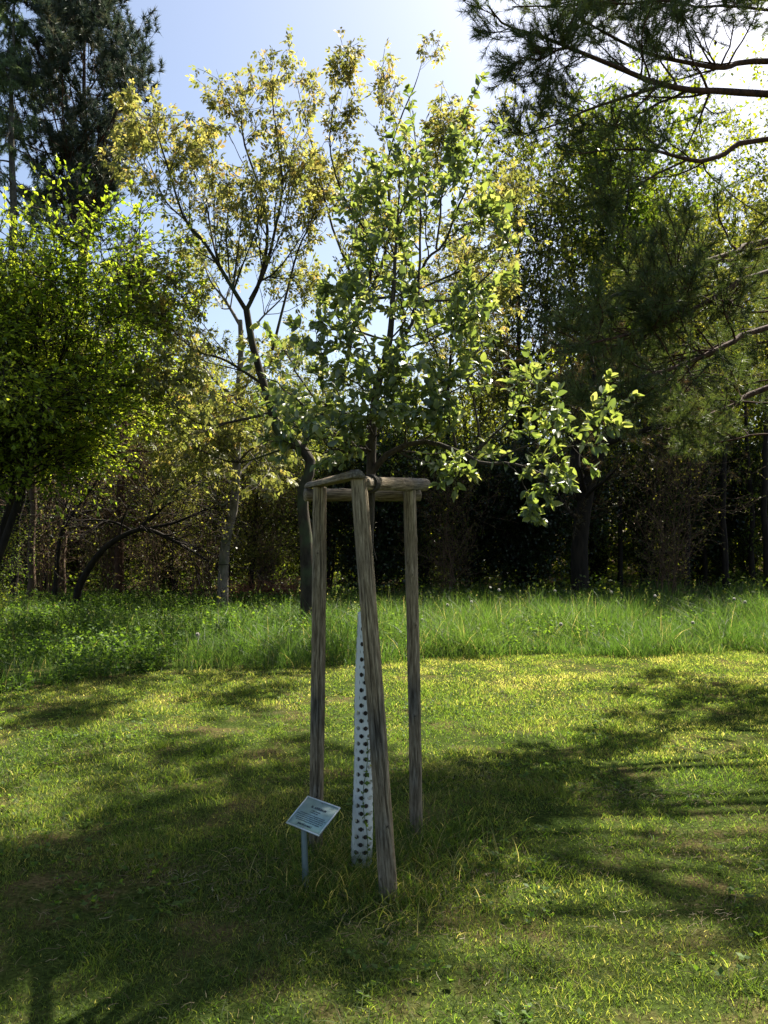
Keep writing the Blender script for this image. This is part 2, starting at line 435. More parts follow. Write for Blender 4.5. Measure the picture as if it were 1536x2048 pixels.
def build_lawn():
    g = rng(3)
    acc = Acc()
    def zone(y0, y1, dens, hgt, wid):
        xm = .56 * y1 + .8
        n = int(dens * 2 * xm * (y1 - y0))
        x = g.uniform(-xm, xm, n); y = g.uniform(y0, y1, n)
        k = (np.abs(x) < .56 * y + .7) & (y < lawn_edge(x) + .35 * (vnoise(x, y, .5, 2) - .5) + .15)
        x, y = x[k], y[k]
        pn = vnoise(x, y, .33) * .5 + vnoise(x, y, .9, 1) * .3 + vnoise(x, y, .12, 3) * .2
        keep = g.random(len(x)) < np.clip(.12 + 2.3 * (pn - .22), .14, 1)
        x, y, pn = x[keep], y[keep], pn[keep]
        n = len(x)
        dry = vnoise(x + 40, y, .45, 2) * .55 + vnoise(x, y + 17, .16, 1) * .25 + .2 * vnoise(x, y, 2.2, 3)
        r = np.clip(.08 + .66 * dry + .12 * np.clip((y - 6) / 3, 0, 1) + g.normal(0, .15, n) + np.where(g.random(n) < .05, .35, 0), 0, 1)  # dry patches from noise; farther blades also coloured lighter for the sunlit strip
        tuft = np.clip((vnoise(x - 9, y, .22, 2) - .62) * 3, 0, 1)
        h = hgt * g.uniform(.45, 1.2, n) * (.55 + .8 * pn) * (1 + .9 * tuft)
        blades(g, acc, x, y, h, wid * g.uniform(.7, 1.3, n), g.uniform(.2, 1.5, n), r)
    zone(2.1, 3.4, 12000, .036, .0034)
    zone(3.4, 5.2, 9000, .038, .0042)
    zone(5.2, 7.6, 5600, .042, .006)
    zone(7.6, 11.6, 3400, .045, .0085)
    tag(link('mown_grass', acc.mesh('mown_grass', M['grass'])), 'short mown lawn grass, green with dry yellowish patches', 'grass', kind='stuff')
    # longer uncut grass around the stakes and guard
    acc = Acc()
    for c, n, s in ((POSTS[0][0], 420, .16), (POSTS[1][0], 420, .16), (POSTS[2][0], 520, .2), (P(723, 1700, 3.92), 900, .26), (P(655, 1700, 4.0), 500, .2), (P(780, 1700, 4.0), 500, .22), (P(610, 1765, 3.7), 260, .14), (P(860, 1690, 4.2), 420, .3)):
        x = g.normal(c[0], s, n); y = g.normal(c[1], s * .9, n)
        h = g.uniform(.06, .17, n)
        blades(g, acc, x, y, h, g.uniform(.003, .006, n), g.uniform(.3, 1.4, n), np.clip(g.normal(.25, .2, n) + (g.random(n) < .15) * .6, 0, 1), 3)
    for _ in range(120):                                            # loose coarser tufts in the lawn
        y0 = 2.6 + 6.5 * g.random() ** 1.5; x0 = g.uniform(-.5, .5) * y0
        n = int(g.integers(30, 110)); q = g.uniform(.04, .11); x = g.normal(x0, q, n); y = g.normal(y0, q, n)
        blades(g, acc, x, y, g.uniform(.03, .085, n), g.uniform(.003, .006, n), g.uniform(.5, 1.6, n), np.clip(g.normal(g.uniform(.05, .5), .12, n), 0, 1), 3)
    tag(link('long_grass', acc.mesh('long_grass', M['grass'])), 'longer uncut grass tufts around the foot of the stakes', 'grass', kind='stuff')
    # dry clippings
    acc = Acc()
    n = 4200
    y = 2.3 + 8.5 * g.random(n) ** 1.2; x = g.uniform(-.55, .55, n) * y
    k = (y < lawn_edge(x)) & ((vnoise(x, y, .35, 3) > .55) | (g.random(n) < .16))
    x, y = x[k], y[k]
    for px, py, q, sx, sy in ((1000, 1393, 160, .22, .18), (1290, 1590, 420, .26, .14), (560, 1425, 140, .2, .14), (400, 1740, 260, .25, .14), (660, 1700, 420, .30, .16), (480, 1790, 160, .3, .12), (860, 1550, 300, .3, .2), (1390, 1830, 200, .22, .12), (750, 1860, 200, .22, .1), (200, 1500, 160, .3, .25), (1350, 1365, 260, .6, .25), (940, 1760, 150, .2, .1), (1240, 1700, 200, .3, .14), (1450, 1700, 160, .2, .14)):
        dd = 1.6 * F / (py - 1077)
        x = np.concatenate([x, g.normal((px - 768) / F * dd, sx, q)]); y = np.concatenate([y, g.normal(dd, sy, q)])
    n = len(x)
    a = g.uniform(0, math.pi, n); L_ = g.uniform(.015, .06, n) * np.where(g.random(n) < .04, 1.8, 1)
    K = 4; t = np.linspace(-.5, .5, K)
    cx = x[:, None] + np.cos(a)[:, None] * t * L_[:, None]; cy = y[:, None] + np.sin(a)[:, None] * t * L_[:, None]
    cz = ground_z(cx, cy) + g.uniform(.02, .045, n)[:, None] + g.normal(0, .0035, (n, K))
    cx = cx + g.normal(0, .0015, (n, K))
    tubes(acc, np.stack([cx, cy, cz], -1), np.repeat(g.uniform(.0006, .0012, n)[:, None], K, 1), 3, g.random(n))
    tag(link('dry_clippings', acc.mesh('dry_clippings', M['straw'])), 'pale dry grass clippings strewn over the lawn', 'clippings', kind='stuff')
    # small broad leaved lawn weeds
    acc = Acc()
    n = 2600
    y = 2.4 + 6 * g.random(n); x = g.uniform(-.5, .5, n) * y
    k = vnoise(x, y, .6, 2) > .5; x, y = x[k], y[k]
    m = 5
    pos = np.repeat(np.stack([x, y, ground_z(x, y) + .022], -1), m, 0)
    n = len(pos)
    dirs = g.normal(size=(n, 3)); dirs[:, 2] = .35
    leafset(g, acc, RHOMB, pos, unit(dirs), .028, .2, 1.6)
    tag(link('lawn_weeds', acc.mesh('lawn_weeds', M['herb'])), 'low clover and plantain leaves mixed into the lawn', 'weeds', kind='stuff')
build_lawn()

def build_meadow():
    g = rng(5)
    acc = Acc()
    def fill(n, y0, y1, h0, h1, w):
        xm = .54 * y1 + 1
        x = g.uniform(-xm, xm, n); y = g.uniform(y0, y1, n)
        e = lawn_edge(x)
        d = y - e - .7 * (vnoise(x, y, .7, 2) - .5)
        k = (d > -.05) & (np.abs(x) < .54 * y + .8) & (g.random(n) < np.where(d < .5, 1, .35 + .9 * vnoise(x, y, .6)) * np.where(x < -1.2 - 2 * vnoise(x, y, 2, 1), .4, 1))
        x, y, d = x[k], y[k], d[k]; n = len(x)
        h = g.uniform(h0, h1, n) * np.clip(.45 + d * 1.3, .45, 1) * (.35 + 1.1 * vnoise(x, y, .55, 1)) * np.where(x < -2.5, .75, 1)
        r = np.clip(g.normal(.42, .2, n) + .25 * (vnoise(x, y, 1.1, 3) - .5) + (g.random(n) < .04) * .6, 0, 1)
        blades(g, acc, x, y, h, w * g.uniform(.7, 1.3, n), g.uniform(.1, 1.3, n) ** 1.2, r, 3)
    fill(62000, 6.5, 11.5, .26, .58, .006)
    fill(70000, 10.5, 15, .32, .68, .008)
    fill(42000, 15, 23, .25, .6, .012)
    tag(link('tall_grass', acc.mesh('tall_grass', M['tall_grass'])), 'tall unmown meadow grass between the lawn and the wood', 'grass', kind='stuff')
    # flowering stems with seed heads and dead stalks
    acc = Acc()
    n = 1000
    y = g.uniform(8, 15, n); x = g.uniform(-.52, .52, n) * y
    k = (y > lawn_edge(x) + .3) & (vnoise(x, y, .9, 2) > .38); x, y = x[k], y[k]; n = len(x)
    h = g.uniform(.45, .85, n); ln = g.normal(0, .09, (n, 2))
    t = np.array([0, .35, .7, 1.0])
    pts = np.stack([x[:, None] + ln[:, :1] * t ** 2, y[:, None] + ln[:, 1:] * t ** 2, h[:, None] * t], -1)
    tubes(acc, pts, np.tile([[.0022, .0018, .0014, .001]], (n, 1)), 3, g.uniform(.6, 1, n))
    p = pts[:, -1].repeat(9, 0); q = g.random(len(p))
    p = p - (pts[:, -1] - pts[:, -2]).repeat(9, 0) * (q * .5)[:, None] + g.normal(0, .006, p.shape)
    leafset(g, acc, RHOMB, p, g.normal(size=p.shape) * .5 + [0, 0, 1.], .017, .4, .2, 0, np.clip(g.normal(.8, .15, len(p)), 0, 1))
    tag(link('seed_heads', acc.mesh('seed_heads', M['tall_grass'])), 'thin flowering grass stems with pale seed heads above the tall grass', 'grass', kind='stuff')
    acc = Acc()
    n = 9500
    x = np.where(g.random(n) < .62, g.uniform(-9, -1.2, n), g.uniform(-1.2, 9, n)); y = g.uniform(7, 19, n)
    e = lawn_edge(x)
    k = (y > e + .05) & (vnoise(x, y, .8, 3) > np.where(x < -1, .36, .6)) & (np.abs(x) < .56 * y + .5)
    x, y = x[k], y[k]; n = len(x)
    h = g.uniform(.12, .42, n) * np.clip(.4 + (y - lawn_edge(x)), .4, 1)
    m = 16
    t = g.random((n, m))
    pos = np.stack([np.repeat(x[:, None], m, 1) + g.normal(0, .035, (n, m)), np.repeat(y[:, None], m, 1) + g.normal(0, .035, (n, m)), (h[:, None] * (.2 + .8 * t))], -1).reshape(-1, 3)
    dirs = g.normal(size=(n * m, 3)); dirs[:, 2] = np.abs(dirs[:, 2]) * .3
    leafset(g, acc, RHOMB, pos, unit(dirs), .058, .3, 1.1)
    base = np.stack([x, y, np.zeros(n)], -1); top = np.stack([x + g.normal(0, .03, n), y, h], -1)
    tubes(acc, np.stack([base, top], 1), np.full((n, 2), .0022), 3, .3)
    tag(link('meadow_herbs', acc.mesh('meadow_herbs', M['herb'])), 'leafy nettles and bedstraw growing through the tall grass', 'herbs', kind='stuff')
    # woodland floor cover
    acc = Acc()
    n = 26000
    y = g.uniform(17, 34, n); x = g.uniform(-.55, .55, n) * y
    k = vnoise(x, y, 1.6) > .35; x, y = x[k], y[k]; n = len(x)
    pos = np.stack([x, y, g.random(n) ** 1.4 * (.35 + .5 * vnoise(x, y, 1.2, 1))], -1)
    dirs = g.normal(size=(n, 3)); dirs[:, 2] *= .3
    leafset(g, acc, RHOMB, pos, unit(dirs), .10, .3, 1.0)
    tag(link('woodland_undergrowth', acc.mesh('woodland_undergrowth', M['green_leaf'])), 'low leafy ground cover on the dark woodland floor', 'undergrowth', kind='stuff')
build_meadow()

# ---------------------------------------------------------------- stakes with rails, guard, sign
def wood_mat():
    m, nt, N, L = new_mat('weathered_wood')
    tc = N('ShaderNodeTexCoord'); mp = N('ShaderNodeMapping'); mp.inputs['Scale'].default_value = (1, 1, .08)
    L(tc.outputs['Object'], mp.inputs[0])
    nz = N('ShaderNodeTexNoise'); nz.inputs['Scale'].default_value = 110; nz.inputs['Detail'].default_value = 7; nz.inputs['Roughness'].default_value = .7
    L(mp.outputs[0], nz.inputs['Vector'])
    n2 = N('ShaderNodeTexNoise'); n2.inputs['Scale'].default_value = 5; n2.inputs['Detail'].default_value = 5
    mp2 = N('ShaderNodeMapping'); mp2.inputs['Scale'].default_value = (1, 1, .35); L(tc.outputs['Object'], mp2.inputs[0]); L(mp2.outputs[0], n2.inputs['Vector'])
    grain = ramp(N, L, nz.outputs['Fac'], [(.32, (.035, .028, .021)), (.44, (.11, .095, .074)), (.56, (.21, .19, .16)), (.7, (.36, .34, .30))])
    tone = ramp(N, L, n2.outputs['Fac'], [(.32, (.55, .57, .60)), (.5, (1.15, 1.0, .78)), (.64, (1.5, 1.32, .98))])
    mu = N('ShaderNodeMix'); mu.data_type = 'RGBA'; mu.blend_type = 'MULTIPLY'; mu.inputs['Factor'].default_value = 1
    L(grain, mu.inputs['A']); L(tone, mu.inputs['B'])
    vo = N('ShaderNodeTexVoronoi'); vo.inputs['Scale'].default_value = 5.5
    mp3 = N('ShaderNodeMapping'); mp3.inputs['Scale'].default_value = (1, 1, .75); L(tc.outputs['Object'], mp3.inputs[0]); L(mp3.outputs[0], vo.inputs['Vector'])
    kn = ramp(N, L, vo.outputs['Distance'], [(.06, (.12, .09, .07)), (.09, (.6, .55, .5)), (.13, (1, 1, 1))])
    m2 = N('ShaderNodeMix'); m2.data_type = 'RGBA'; m2.blend_type = 'MULTIPLY'; m2.inputs['Factor'].default_value = 1
    L(mu.outputs['Result'], m2.inputs['A']); L(kn, m2.inputs['B'])
    at = N('ShaderNodeAttribute'); at.attribute_name = 'rnd'
    ck = ramp(N, L, at.outputs['Fac'], [(0, (.06, .05, .04)), (.35, (1, 1, 1))])
    m3 = N('ShaderNodeMix'); m3.data_type = 'RGBA'; m3.blend_type = 'MULTIPLY'; m3.inputs['Factor'].default_value = 1
    L(m2.outputs['Result'], m3.inputs['A']); L(ck, m3.inputs['B'])
    b = N('ShaderNodeBsdfPrincipled'); b.inputs['Roughness'].default_value = .85; b.inputs['Specular IOR Level'].default_value = .25
    L(m3.outputs['Result'], b.inputs['Base Color'])
    bp = N('ShaderNodeBump'); bp.inputs['Strength'].default_value = .8; bp.inputs['Distance'].default_value = .004
    L(nz.outputs['Fac'], bp.inputs['Height']); L(bp.outputs[0], b.inputs['Normal'])
    out = N('ShaderNodeOutputMaterial'); L(b.outputs[0], out.inputs[0])
    return m
M['wood'] = wood_mat()

def log_mesh(name, p0, p1, r0, r1, seed, half=False, cracks=3, round_end=False, bow=.004):
    """a debarked log along local z from 0 to its length, with real drying cracks; returned with its matrix"""
    g = rng(seed)
    from mathutils import Vector, Matrix
    p0, p1 = Vector(p0), Vector(p1)
    ax = p1 - p0; Ln = ax.length
    S, K = 56, max(12, int(Ln / .008))
    zz = np.linspace(0, Ln, K)
    th = np.arange(S) * 2 * math.pi / S
    TH, ZZ = np.meshgrid(th, zz)
    rad = r0 + (r1 - r0) * ZZ / Ln
    ph = g.uniform(0, 6, 6)
    rad = rad * (1 + .03 * np.sin(2 * TH + ph[0] + ZZ * 1.3) + .02 * np.sin(3 * TH + ph[1] - ZZ * 2) + .015 * np.sin(ZZ * 9 + ph[2]) + .01 * np.sin(5 * TH + ZZ * 17))
    rnd = np.ones_like(rad)
    for _ in range(9):                                   # knot swellings
        a, z0 = g.uniform(0, 2 * math.pi), g.uniform(.05, .95) * Ln
        dd = ((np.angle(np.exp(1j * (TH - a))) * r0) ** 2 + (ZZ - z0) ** 2)
        rad = rad + .0045 * np.exp(-dd / .016 ** 2)
        rnd = np.minimum(rnd, 1 - 1.1 * np.exp(-dd / .0085 ** 2))
    for c in range(cracks):
        a0 = -math.pi / 2 + g.uniform(-1.3, 1.3) if c < 2 else g.uniform(0, 6.28)
        z0, z1 = sorted(g.uniform(-.15, 1.15, 2) * Ln)
        if z1 - z0 < .3 * Ln: z1 = z0 + .45 * Ln
        a = a0 + .09 * np.sin(zz * 2.1 + ph[3]) + .04 * np.sin(zz * 7 + ph[4])
        dep = np.clip(np.minimum(zz - z0, z1 - zz) / .12, 0, 1) * g.uniform(.006, .011)
        j = np.round(a / (2 * math.pi / S)).astype(int) % S
        for k in range(K):
            if dep[k] > 0:
                rad[k, j[k]] -= dep[k]; rnd[k, j[k]] = 0
    X = rad * np.cos(TH) + bow * np.sin(ZZ / Ln * math.pi); Y = rad * np.sin(TH)
    if half: Y = np.maximum(Y, -.002)
    if round_end:
        for q, s in ((K - 1, .62), (K - 2, .9), (0, .75), (1, .95)):
            X[q] *= s; Y[q] *= s
    V = np.stack([X, Y, ZZ], -1).reshape(-1, 3)
    i = np.arange(K * S).reshape(K, S)
    Fq = np.stack([i[:-1], np.roll(i[:-1], -1, 1), np.roll(i[1:], -1, 1), i[1:]], -1).reshape(-1, 4)
    V = np.vstack([V, [[0, 0 if not half else r0 * .4, -.0005], [0, 0 if not half else r0 * .4, Ln + .0005]]])
    n = K * S
    T1 = np.stack([np.roll(i[0], -1), i[0], np.full(S, n)], -1); T2 = np.stack([i[-1], np.roll(i[-1], -1), np.full(S, n + 1)], -1)
    me = mesh_np(name, V, [Fq, np.concatenate([T1, T2])], M['wood'], np.concatenate([rnd.ravel(), [.5, .5]]), True)
    z = ax.normalized()
    upv = Vector((0, 0, 1)) if abs(z.z) < .8 else Vector((0, 1, 0))
    y = (upv - z * upv.dot(z)).normalized(); x = y.cross(z)
    mat = Matrix(((x.x, y.x, z.x, p0.x), (x.y, y.y, z.y, p0.y), (x.z, y.z, z.z, p0.z), (0, 0, 0, 1)))
    return me, mat

def build_stakes():
    base = (POSTS[0][0] + POSTS[1][0] + POSTS[2][0]) / 3
    root = tag(link('stake_frame', None, None, (base[0], base[1], 0)), 'weathered grey wooden frame of three round stakes joined by rails around the young tree', 'stake frame')
    from mathutils import Matrix
    inv = Matrix.Translation((-base[0], -base[1], 0))
    def add(name, *a, **k):
        me, mt = log_mesh(name, *a, **k)
        o = link(name, me, root); o.matrix_local = inv @ mt
        return o
    for k, (b, t) in enumerate(POSTS):
        b = b.copy(); d = unit(t - b); b = b - d * .12
        r = ((.043, .037), (.037, .035), (.036, .034))[k]
        add('stake', b, t, r[0], r[1], 40 + k, cracks=4)
    z = .004
    a, b = P(727, 967, 3.63), P(851, 969, 4.62)
    add('round_rail', a, b, .032, .037, 51, cracks=2, round_end=True)
    a, b = P(619, 974, 4.24), P(716, 955, 3.56)
    a[2] -= .004
    add('half_round_rail', a, b, .030, .036, 52, half=True, cracks=1)
    a, b = P(610, 990, 4.215), P(838, 990, 4.46)
    add('back_rail', a, b, .034, .036, 53, cracks=2)
    # rope lashing round the rail and back to the trunk
    acc = Acc()
    a, b = P(727, 967, 3.63), P(851, 969, 4.62)
    ax = unit(b - a)
    u = unit(np.cross(ax, [0, 0, 1.])); w = np.cross(u, ax)
    for k in range(5):
        c = a + ax * (.075 + .011 * k)
        t = np.linspace(0, 2 * math.pi, 25)
        pts = c + .0395 * (u[None] * np.cos(t)[:, None] + w[None] * np.sin(t)[:, None]) + ax[None] * (.006 * np.sin(t + k))[:, None]
        tubes(acc, pts[None], np.full((1, 25), .0052), 6)
    tr = P(744, 968, 3.95); q = a + ax * .09
    pts = resample([q + [-.02, 0, .03], (q + tr) / 2 + [.02, 0, .02], tr + [.035, 0, 0], tr + [0, .035, -.01], tr + [-.035, 0, -.01], (q + tr) / 2 + [-.03, 0, -.02], q + [-.02, 0, -.035]], 30)
    tubes(acc, pts[None], np.full((1, 30), .005), 6)
    pts = resample([q + [.01, -.01, -.04], q + [.015, 0, -.14], q + [.012, 0, -.27], q + [.03, 0, -.36]], 12)
    tubes(acc, pts[None], np.full((1, 12), .0018), 4)
    o = link('rope_tie', acc.mesh('rope_tie', plain('rope', (.05, .04, .03), .9), True), root)
    o.matrix_local = inv
build_stakes()

GB = P(723, 1722, 3.92)
def build_guard():
    cols, rows = 12, 17
    H = 1.235; ch = .0745
    acc = Acc()
    g = rng(9)
    def pos(u, z):
        """u in turns from the seam, z height"""
        t = np.clip(z / H, 0, 1)
        r = .0475 - .016 * t ** 1.3 + .0012 * np.sin(z * 9)
        a = u * 2 * math.pi + R(186)
        r = r + .0035 * np.cos(2 * a + z * 2) + np.where(u > .97, .003, 0) * np.clip((u - .97) / .03, 0, 1)
        return np.stack([r * np.cos(a) + .012 * t + .004 * np.sin(z * 5), r * np.sin(a), z], -1)
    S = 16
    th = np.arange(S) * 2 * math.pi / S + math.pi / S
    sq = np.stack([np.cos(th), np.sin(th)], -1); sq = sq / np.abs(sq).max(1, keepdims=True)
    for c in range(cols):
        off = (c % 2) * .5
        for k in range(-1, rows + 1):
            z0 = (k + off) * ch; z1 = z0 + ch
            if z1 <= 0 or z0 >= H: continue
            u0, u1 = c / cols, (c + 1) / cols
            solid = c == 0 or z0 < 0 or z1 > H - .03 or (c == 1 and k > 9)
            zc0, zc1 = max(z0, 0), min(z1, H)
            if solid:
                us = np.linspace(u0, u1, 4); zs = np.linspace(zc0, zc1, 3)
                U, Z = np.meshgrid(us, zs); i = np.arange(12).reshape(3, 4)
                acc.add(pos(U.ravel(), Z.ravel()), [np.stack([i[:-1, :-1], i[:-1, 1:], i[1:, 1:], i[1:, :-1]], -1).reshape(-1, 4)])
                continue
            uc, zc = (u0 + u1) / 2, (z0 + z1) / 2
            hr = .0110
            per = .275
            inner_u = uc + np.cos(th) * hr / per; inner_z = zc + np.sin(th) * hr
            outer_u = uc + sq[:, 0] * (u1 - u0) / 2; outer_z = zc + sq[:, 1] * ch / 2
            V = np.concatenate([pos(inner_u, inner_z), pos(outer_u, outer_z)])
            i = np.arange(S)
            acc.add(V, [np.stack([i, i + S, (i + 1) % S + S, (i + 1) % S], -1)])
    m, nt, N, L = new_mat('white_plastic')
    d = N('ShaderNodeBsdfPrincipled'); d.inputs['Roughness'].default_value = .45
    tc = N('ShaderNodeTexCoord'); nz = N('ShaderNodeTexNoise'); nz.inputs['Scale'].default_value = 9; nz.inputs['Detail'].default_value = 6
    L(tc.outputs['Object'], nz.inputs['Vector'])
    c = ramp(N, L, nz.outputs['Fac'], [(.3, (.50, .53, .52)), (.5, (.74, .77, .76)), (.8, (.83, .85, .84))])
    sp = N('ShaderNodeSeparateXYZ'); L(tc.outputs['Object'], sp.inputs[0])
    n3 = N('ShaderNodeTexNoise'); n3.inputs['Scale'].default_value = 22; n3.inputs['Detail'].default_value = 5; L(tc.outputs['Object'], n3.inputs['Vector'])
    ma = N('ShaderNodeMath'); ma.operation = 'MULTIPLY_ADD'; L(n3.outputs['Fac'], ma.inputs[0]); ma.inputs[1].default_value = .35; L(sp.outputs['Z'], ma.inputs[2])
    dirt = ramp(N, L, ma.outputs[0], [(.18, (1, 1, 1)), (.34, (0, 0, 0))])
    mx0 = N('ShaderNodeMix'); mx0.data_type = 'RGBA'; L(dirt, mx0.inputs['Factor']); L(c, mx0.inputs['A']); mx0.inputs['B'].default_value = (.24, .26, .19, 1)
    L(mx0.outputs['Result'], d.inputs['Base Color'])
    t = N('ShaderNodeBsdfTranslucent'); t.inputs[0].default_value = (.72, .78, .75, 1)
    mx = N('ShaderNodeMixShader'); mx.inputs[0].default_value = .28
    L(d.outputs[0], mx.inputs[1]); L(t.outputs[0], mx.inputs[2])
    out = N('ShaderNodeOutputMaterial'); L(mx.outputs[0], out.inputs[0])
    me = acc.mesh('tree_guard', m, True)
    o = link('tree_guard', me, None, (GB[0], GB[1], .0), 0)
    tag(o, 'white plastic tree guard tube with rows of round holes around the thin trunk', 'tree guard')
    # vine creeping up the guard
    acc = Acc()
    zs = np.linspace(0.02, .62, 24)
    pts = np.stack([GB[0] + .02 + .012 * np.sin(zs * 14), np.full(24, GB[1] - .052), zs], -1)
    tubes(acc, pts[None], np.full((1, 24), .0016), 4, .2)
    p = pts[3::2]; gg = rng(2)
    leafset(gg, acc, RHOMB, np.repeat(p, 3, 0), np.tile(np.array([[.4, -.3, .3]]), (len(p) * 3, 1)), .028, .8, .8)
    tag(link('bindweed', acc.mesh('bindweed', M['herb'])), 'thin green climbing weed twining up the white tree guard', 'weed')
build_guard()

def build_sign():
    from mathutils import Matrix, Vector
    A, B, C, D = P(617, 1588, 3.80), None, None, None
    foot = P(609, 1764, 3.70)
    root = tag(link('plaque_sign', None, None, (foot[0], foot[1], 0)), 'small tilted silver information plaque on a short flat metal stake in the grass', 'sign')
    W, H, TH = .233, .160, .0025
    mid_low = P(606, 1656, 3.70)
    w = Vector((.705, -.709, 0)).normalized()
    d = Vector((-.091, -.091, -.093)); d.normalize()
    n = w.cross(-d).normalized()
    c = Vector(mid_low) - d * (H / 2 - .006)
    rel = c - Vector((foot[0], foot[1], 0))
    up = -d
    mt = Matrix(((w.x, up.x, n.x, rel.x), (w.y, up.y, n.y, rel.y), (w.z, up.z, n.z, rel.z), (0, 0, 0, 1)))
    alu = plain('aluminium', (.12, .16, .155), .5, .25)
    face = plain('plaque_face', (.26, .37, .34), .30, .35)
    ink = plain('plaque_ink', (.02, .035, .045), .6)
    def box(acc, x0, x1, y0, y1, z0, z1):
        v = [(x, y, z) for z in (z0, z1) for y in (y0, y1) for x in (x0, x1)]
        acc.add(v, [np.array([(0, 2, 3, 1), (4, 5, 7, 6), (0, 1, 5, 4), (2, 6, 7, 3), (0, 4, 6, 2), (1, 3, 7, 5)])])
    acc = Acc(); box(acc, -W / 2, W / 2, -H / 2, H / 2, -TH, 0)
    pl = link('panel', acc.mesh('panel', face), root); pl.matrix_local = mt
    acc = Acc(); e = .0035
    for x0, x1, y0, y1 in ((-W / 2 - .002, W / 2 + .002, -H / 2 - .002, -H / 2 + e), (-W / 2 - .002, W / 2 + .002, H / 2 - e, H / 2 + .002), (-W / 2 - .002, -W / 2 + e, -H / 2 + e, H / 2 - e), (W / 2 - e, W / 2 + .002, -H / 2 + e, H / 2 - e)):
        box(acc, x0, x1, y0, y1, -TH - .002, .0022)
    link('rim', acc.mesh('rim', plain('rim_metal', (.5, .56, .58), .35, .4)), pl)
    def text(s, x, y, size, name, bold=False):
        cu = bpy.data.curves.new(name, 'FONT'); cu.body = s; cu.size = size; cu.align_x = 'CENTER'; cu.extrude = .0003
        if bold: cu.offset = size * .022
        t = bpy.data.objects.new('tmp', cu); sc.collection.objects.link(t)
        dg = bpy.context.evaluated_depsgraph_get()
        me = bpy.data.meshes.new_from_object(t.evaluated_get(dg))
        bpy.data.objects.remove(t)
        me.materials.clear(); me.materials.append(ink)
        o = link(name, me, pl, (x, y, .0009)); return o
    text('BL. APFELBAUM', .006, .033, .0155, 'title_line', True)
    text('1. malus domestica', .001, .018, .0085, 'subtitle_line')
    text('2. malus silv. alba', -.004, .008, .0085, 'subtitle_line')
    body = ['malus domestica ist eine art der gattung und wird als', 'obstbaum in vielen sorten angebaut, die blüten sind weiss und', 'rosa, die früchte reifen im herbst und werden frisch oder', 'gelagert gegessen, der baum steht hier seit dem jahr zwei', 'und wurde im frühling am rand der wiese gepflanzt']
    for k, s in enumerate(body):
        text(s, .0, -.006 - .0095 * k, .0082, 'body_line')
    text('JABLOŇ DOMÁCÍ', -.004, -.064, .0125, 'footer_line', True)
    screw_metal = plain('screw_metal', (.25, .27, .28), .4, .8)
    for y in (H / 2 - .009, -H / 2 + .009):
        acc = Acc()
        t = np.linspace(0, 2 * math.pi, 11)[:-1]
        V = [(.0042 * math.cos(a), y + .0042 * math.sin(a), .0005) for a in t] + [(.003 * math.cos(a), y + .003 * math.sin(a), .0036) for a in t] + [(0, y, .0042)]
        i = np.arange(10)
        acc.add(V, [np.stack([i, (i + 1) % 10, (i + 1) % 10 + 10, i + 10], -1), np.stack([i + 10, (i + 1) % 10 + 10, np.full(10, 20)], -1)])
        link('screw', acc.mesh('screw', screw_metal), pl)
    # folded flat stake: L profile following up behind the panel
    acc = Acc()
    ml = Vector(mid_low) - Vector((foot[0], foot[1], 0))
    topp = c - d * (H / 2 + .004) - Vector((foot[0], foot[1], 0)) - n * .006
    path = [Vector((0, 0, -.12)), Vector((0, 0, 0)), Vector((ml.x - .004, ml.y + .01, ml.z - .012)) - n * .008, topp]
    hw, hd = .0135, .002
    rows = []
    for k, p in enumerate(path):
        t = (path[min(k + 1, 3)] - path[max(k - 1, 0)]).normalized() if k in (1, 2) else (path[1] - path[0] if k == 0 else path[3] - path[2]).normalized()
        q = w.cross(t).normalized()
        rows.append([p - w * hw - q * hd, p + w * hw - q * hd, p + w * hw - q * (hd + .012), p + w * (hw - .0025) - q * (hd + .012), p + w * (hw - .0025) + q * hd, p - w * hw + q * hd])
    V = [tuple(v) for r_ in rows for v in r_]
    i = np.arange(len(rows) * 6).reshape(-1, 6)
    acc.add(V, [np.stack([i[:-1], np.roll(i[:-1], -1, 1), np.roll(i[1:], -1, 1), i[1:]], -1).reshape(-1, 4)])
    link('post', acc.mesh('post', alu), root)
build_sign()

# ---------------------------------------------------------------- the young apple tree in front
def limb(pts, d0, d1, r0, r1, K=16):
    p = np.array(pts, float); n = len(p)
    dd = np.linspace(0, 1, n)
    w = [P(p[i, 0], p[i, 1], d0 + (d1 - d0) * dd[i]) for i in range(n)]
    return resample(w, K), np.linspace(r0, r1, K)

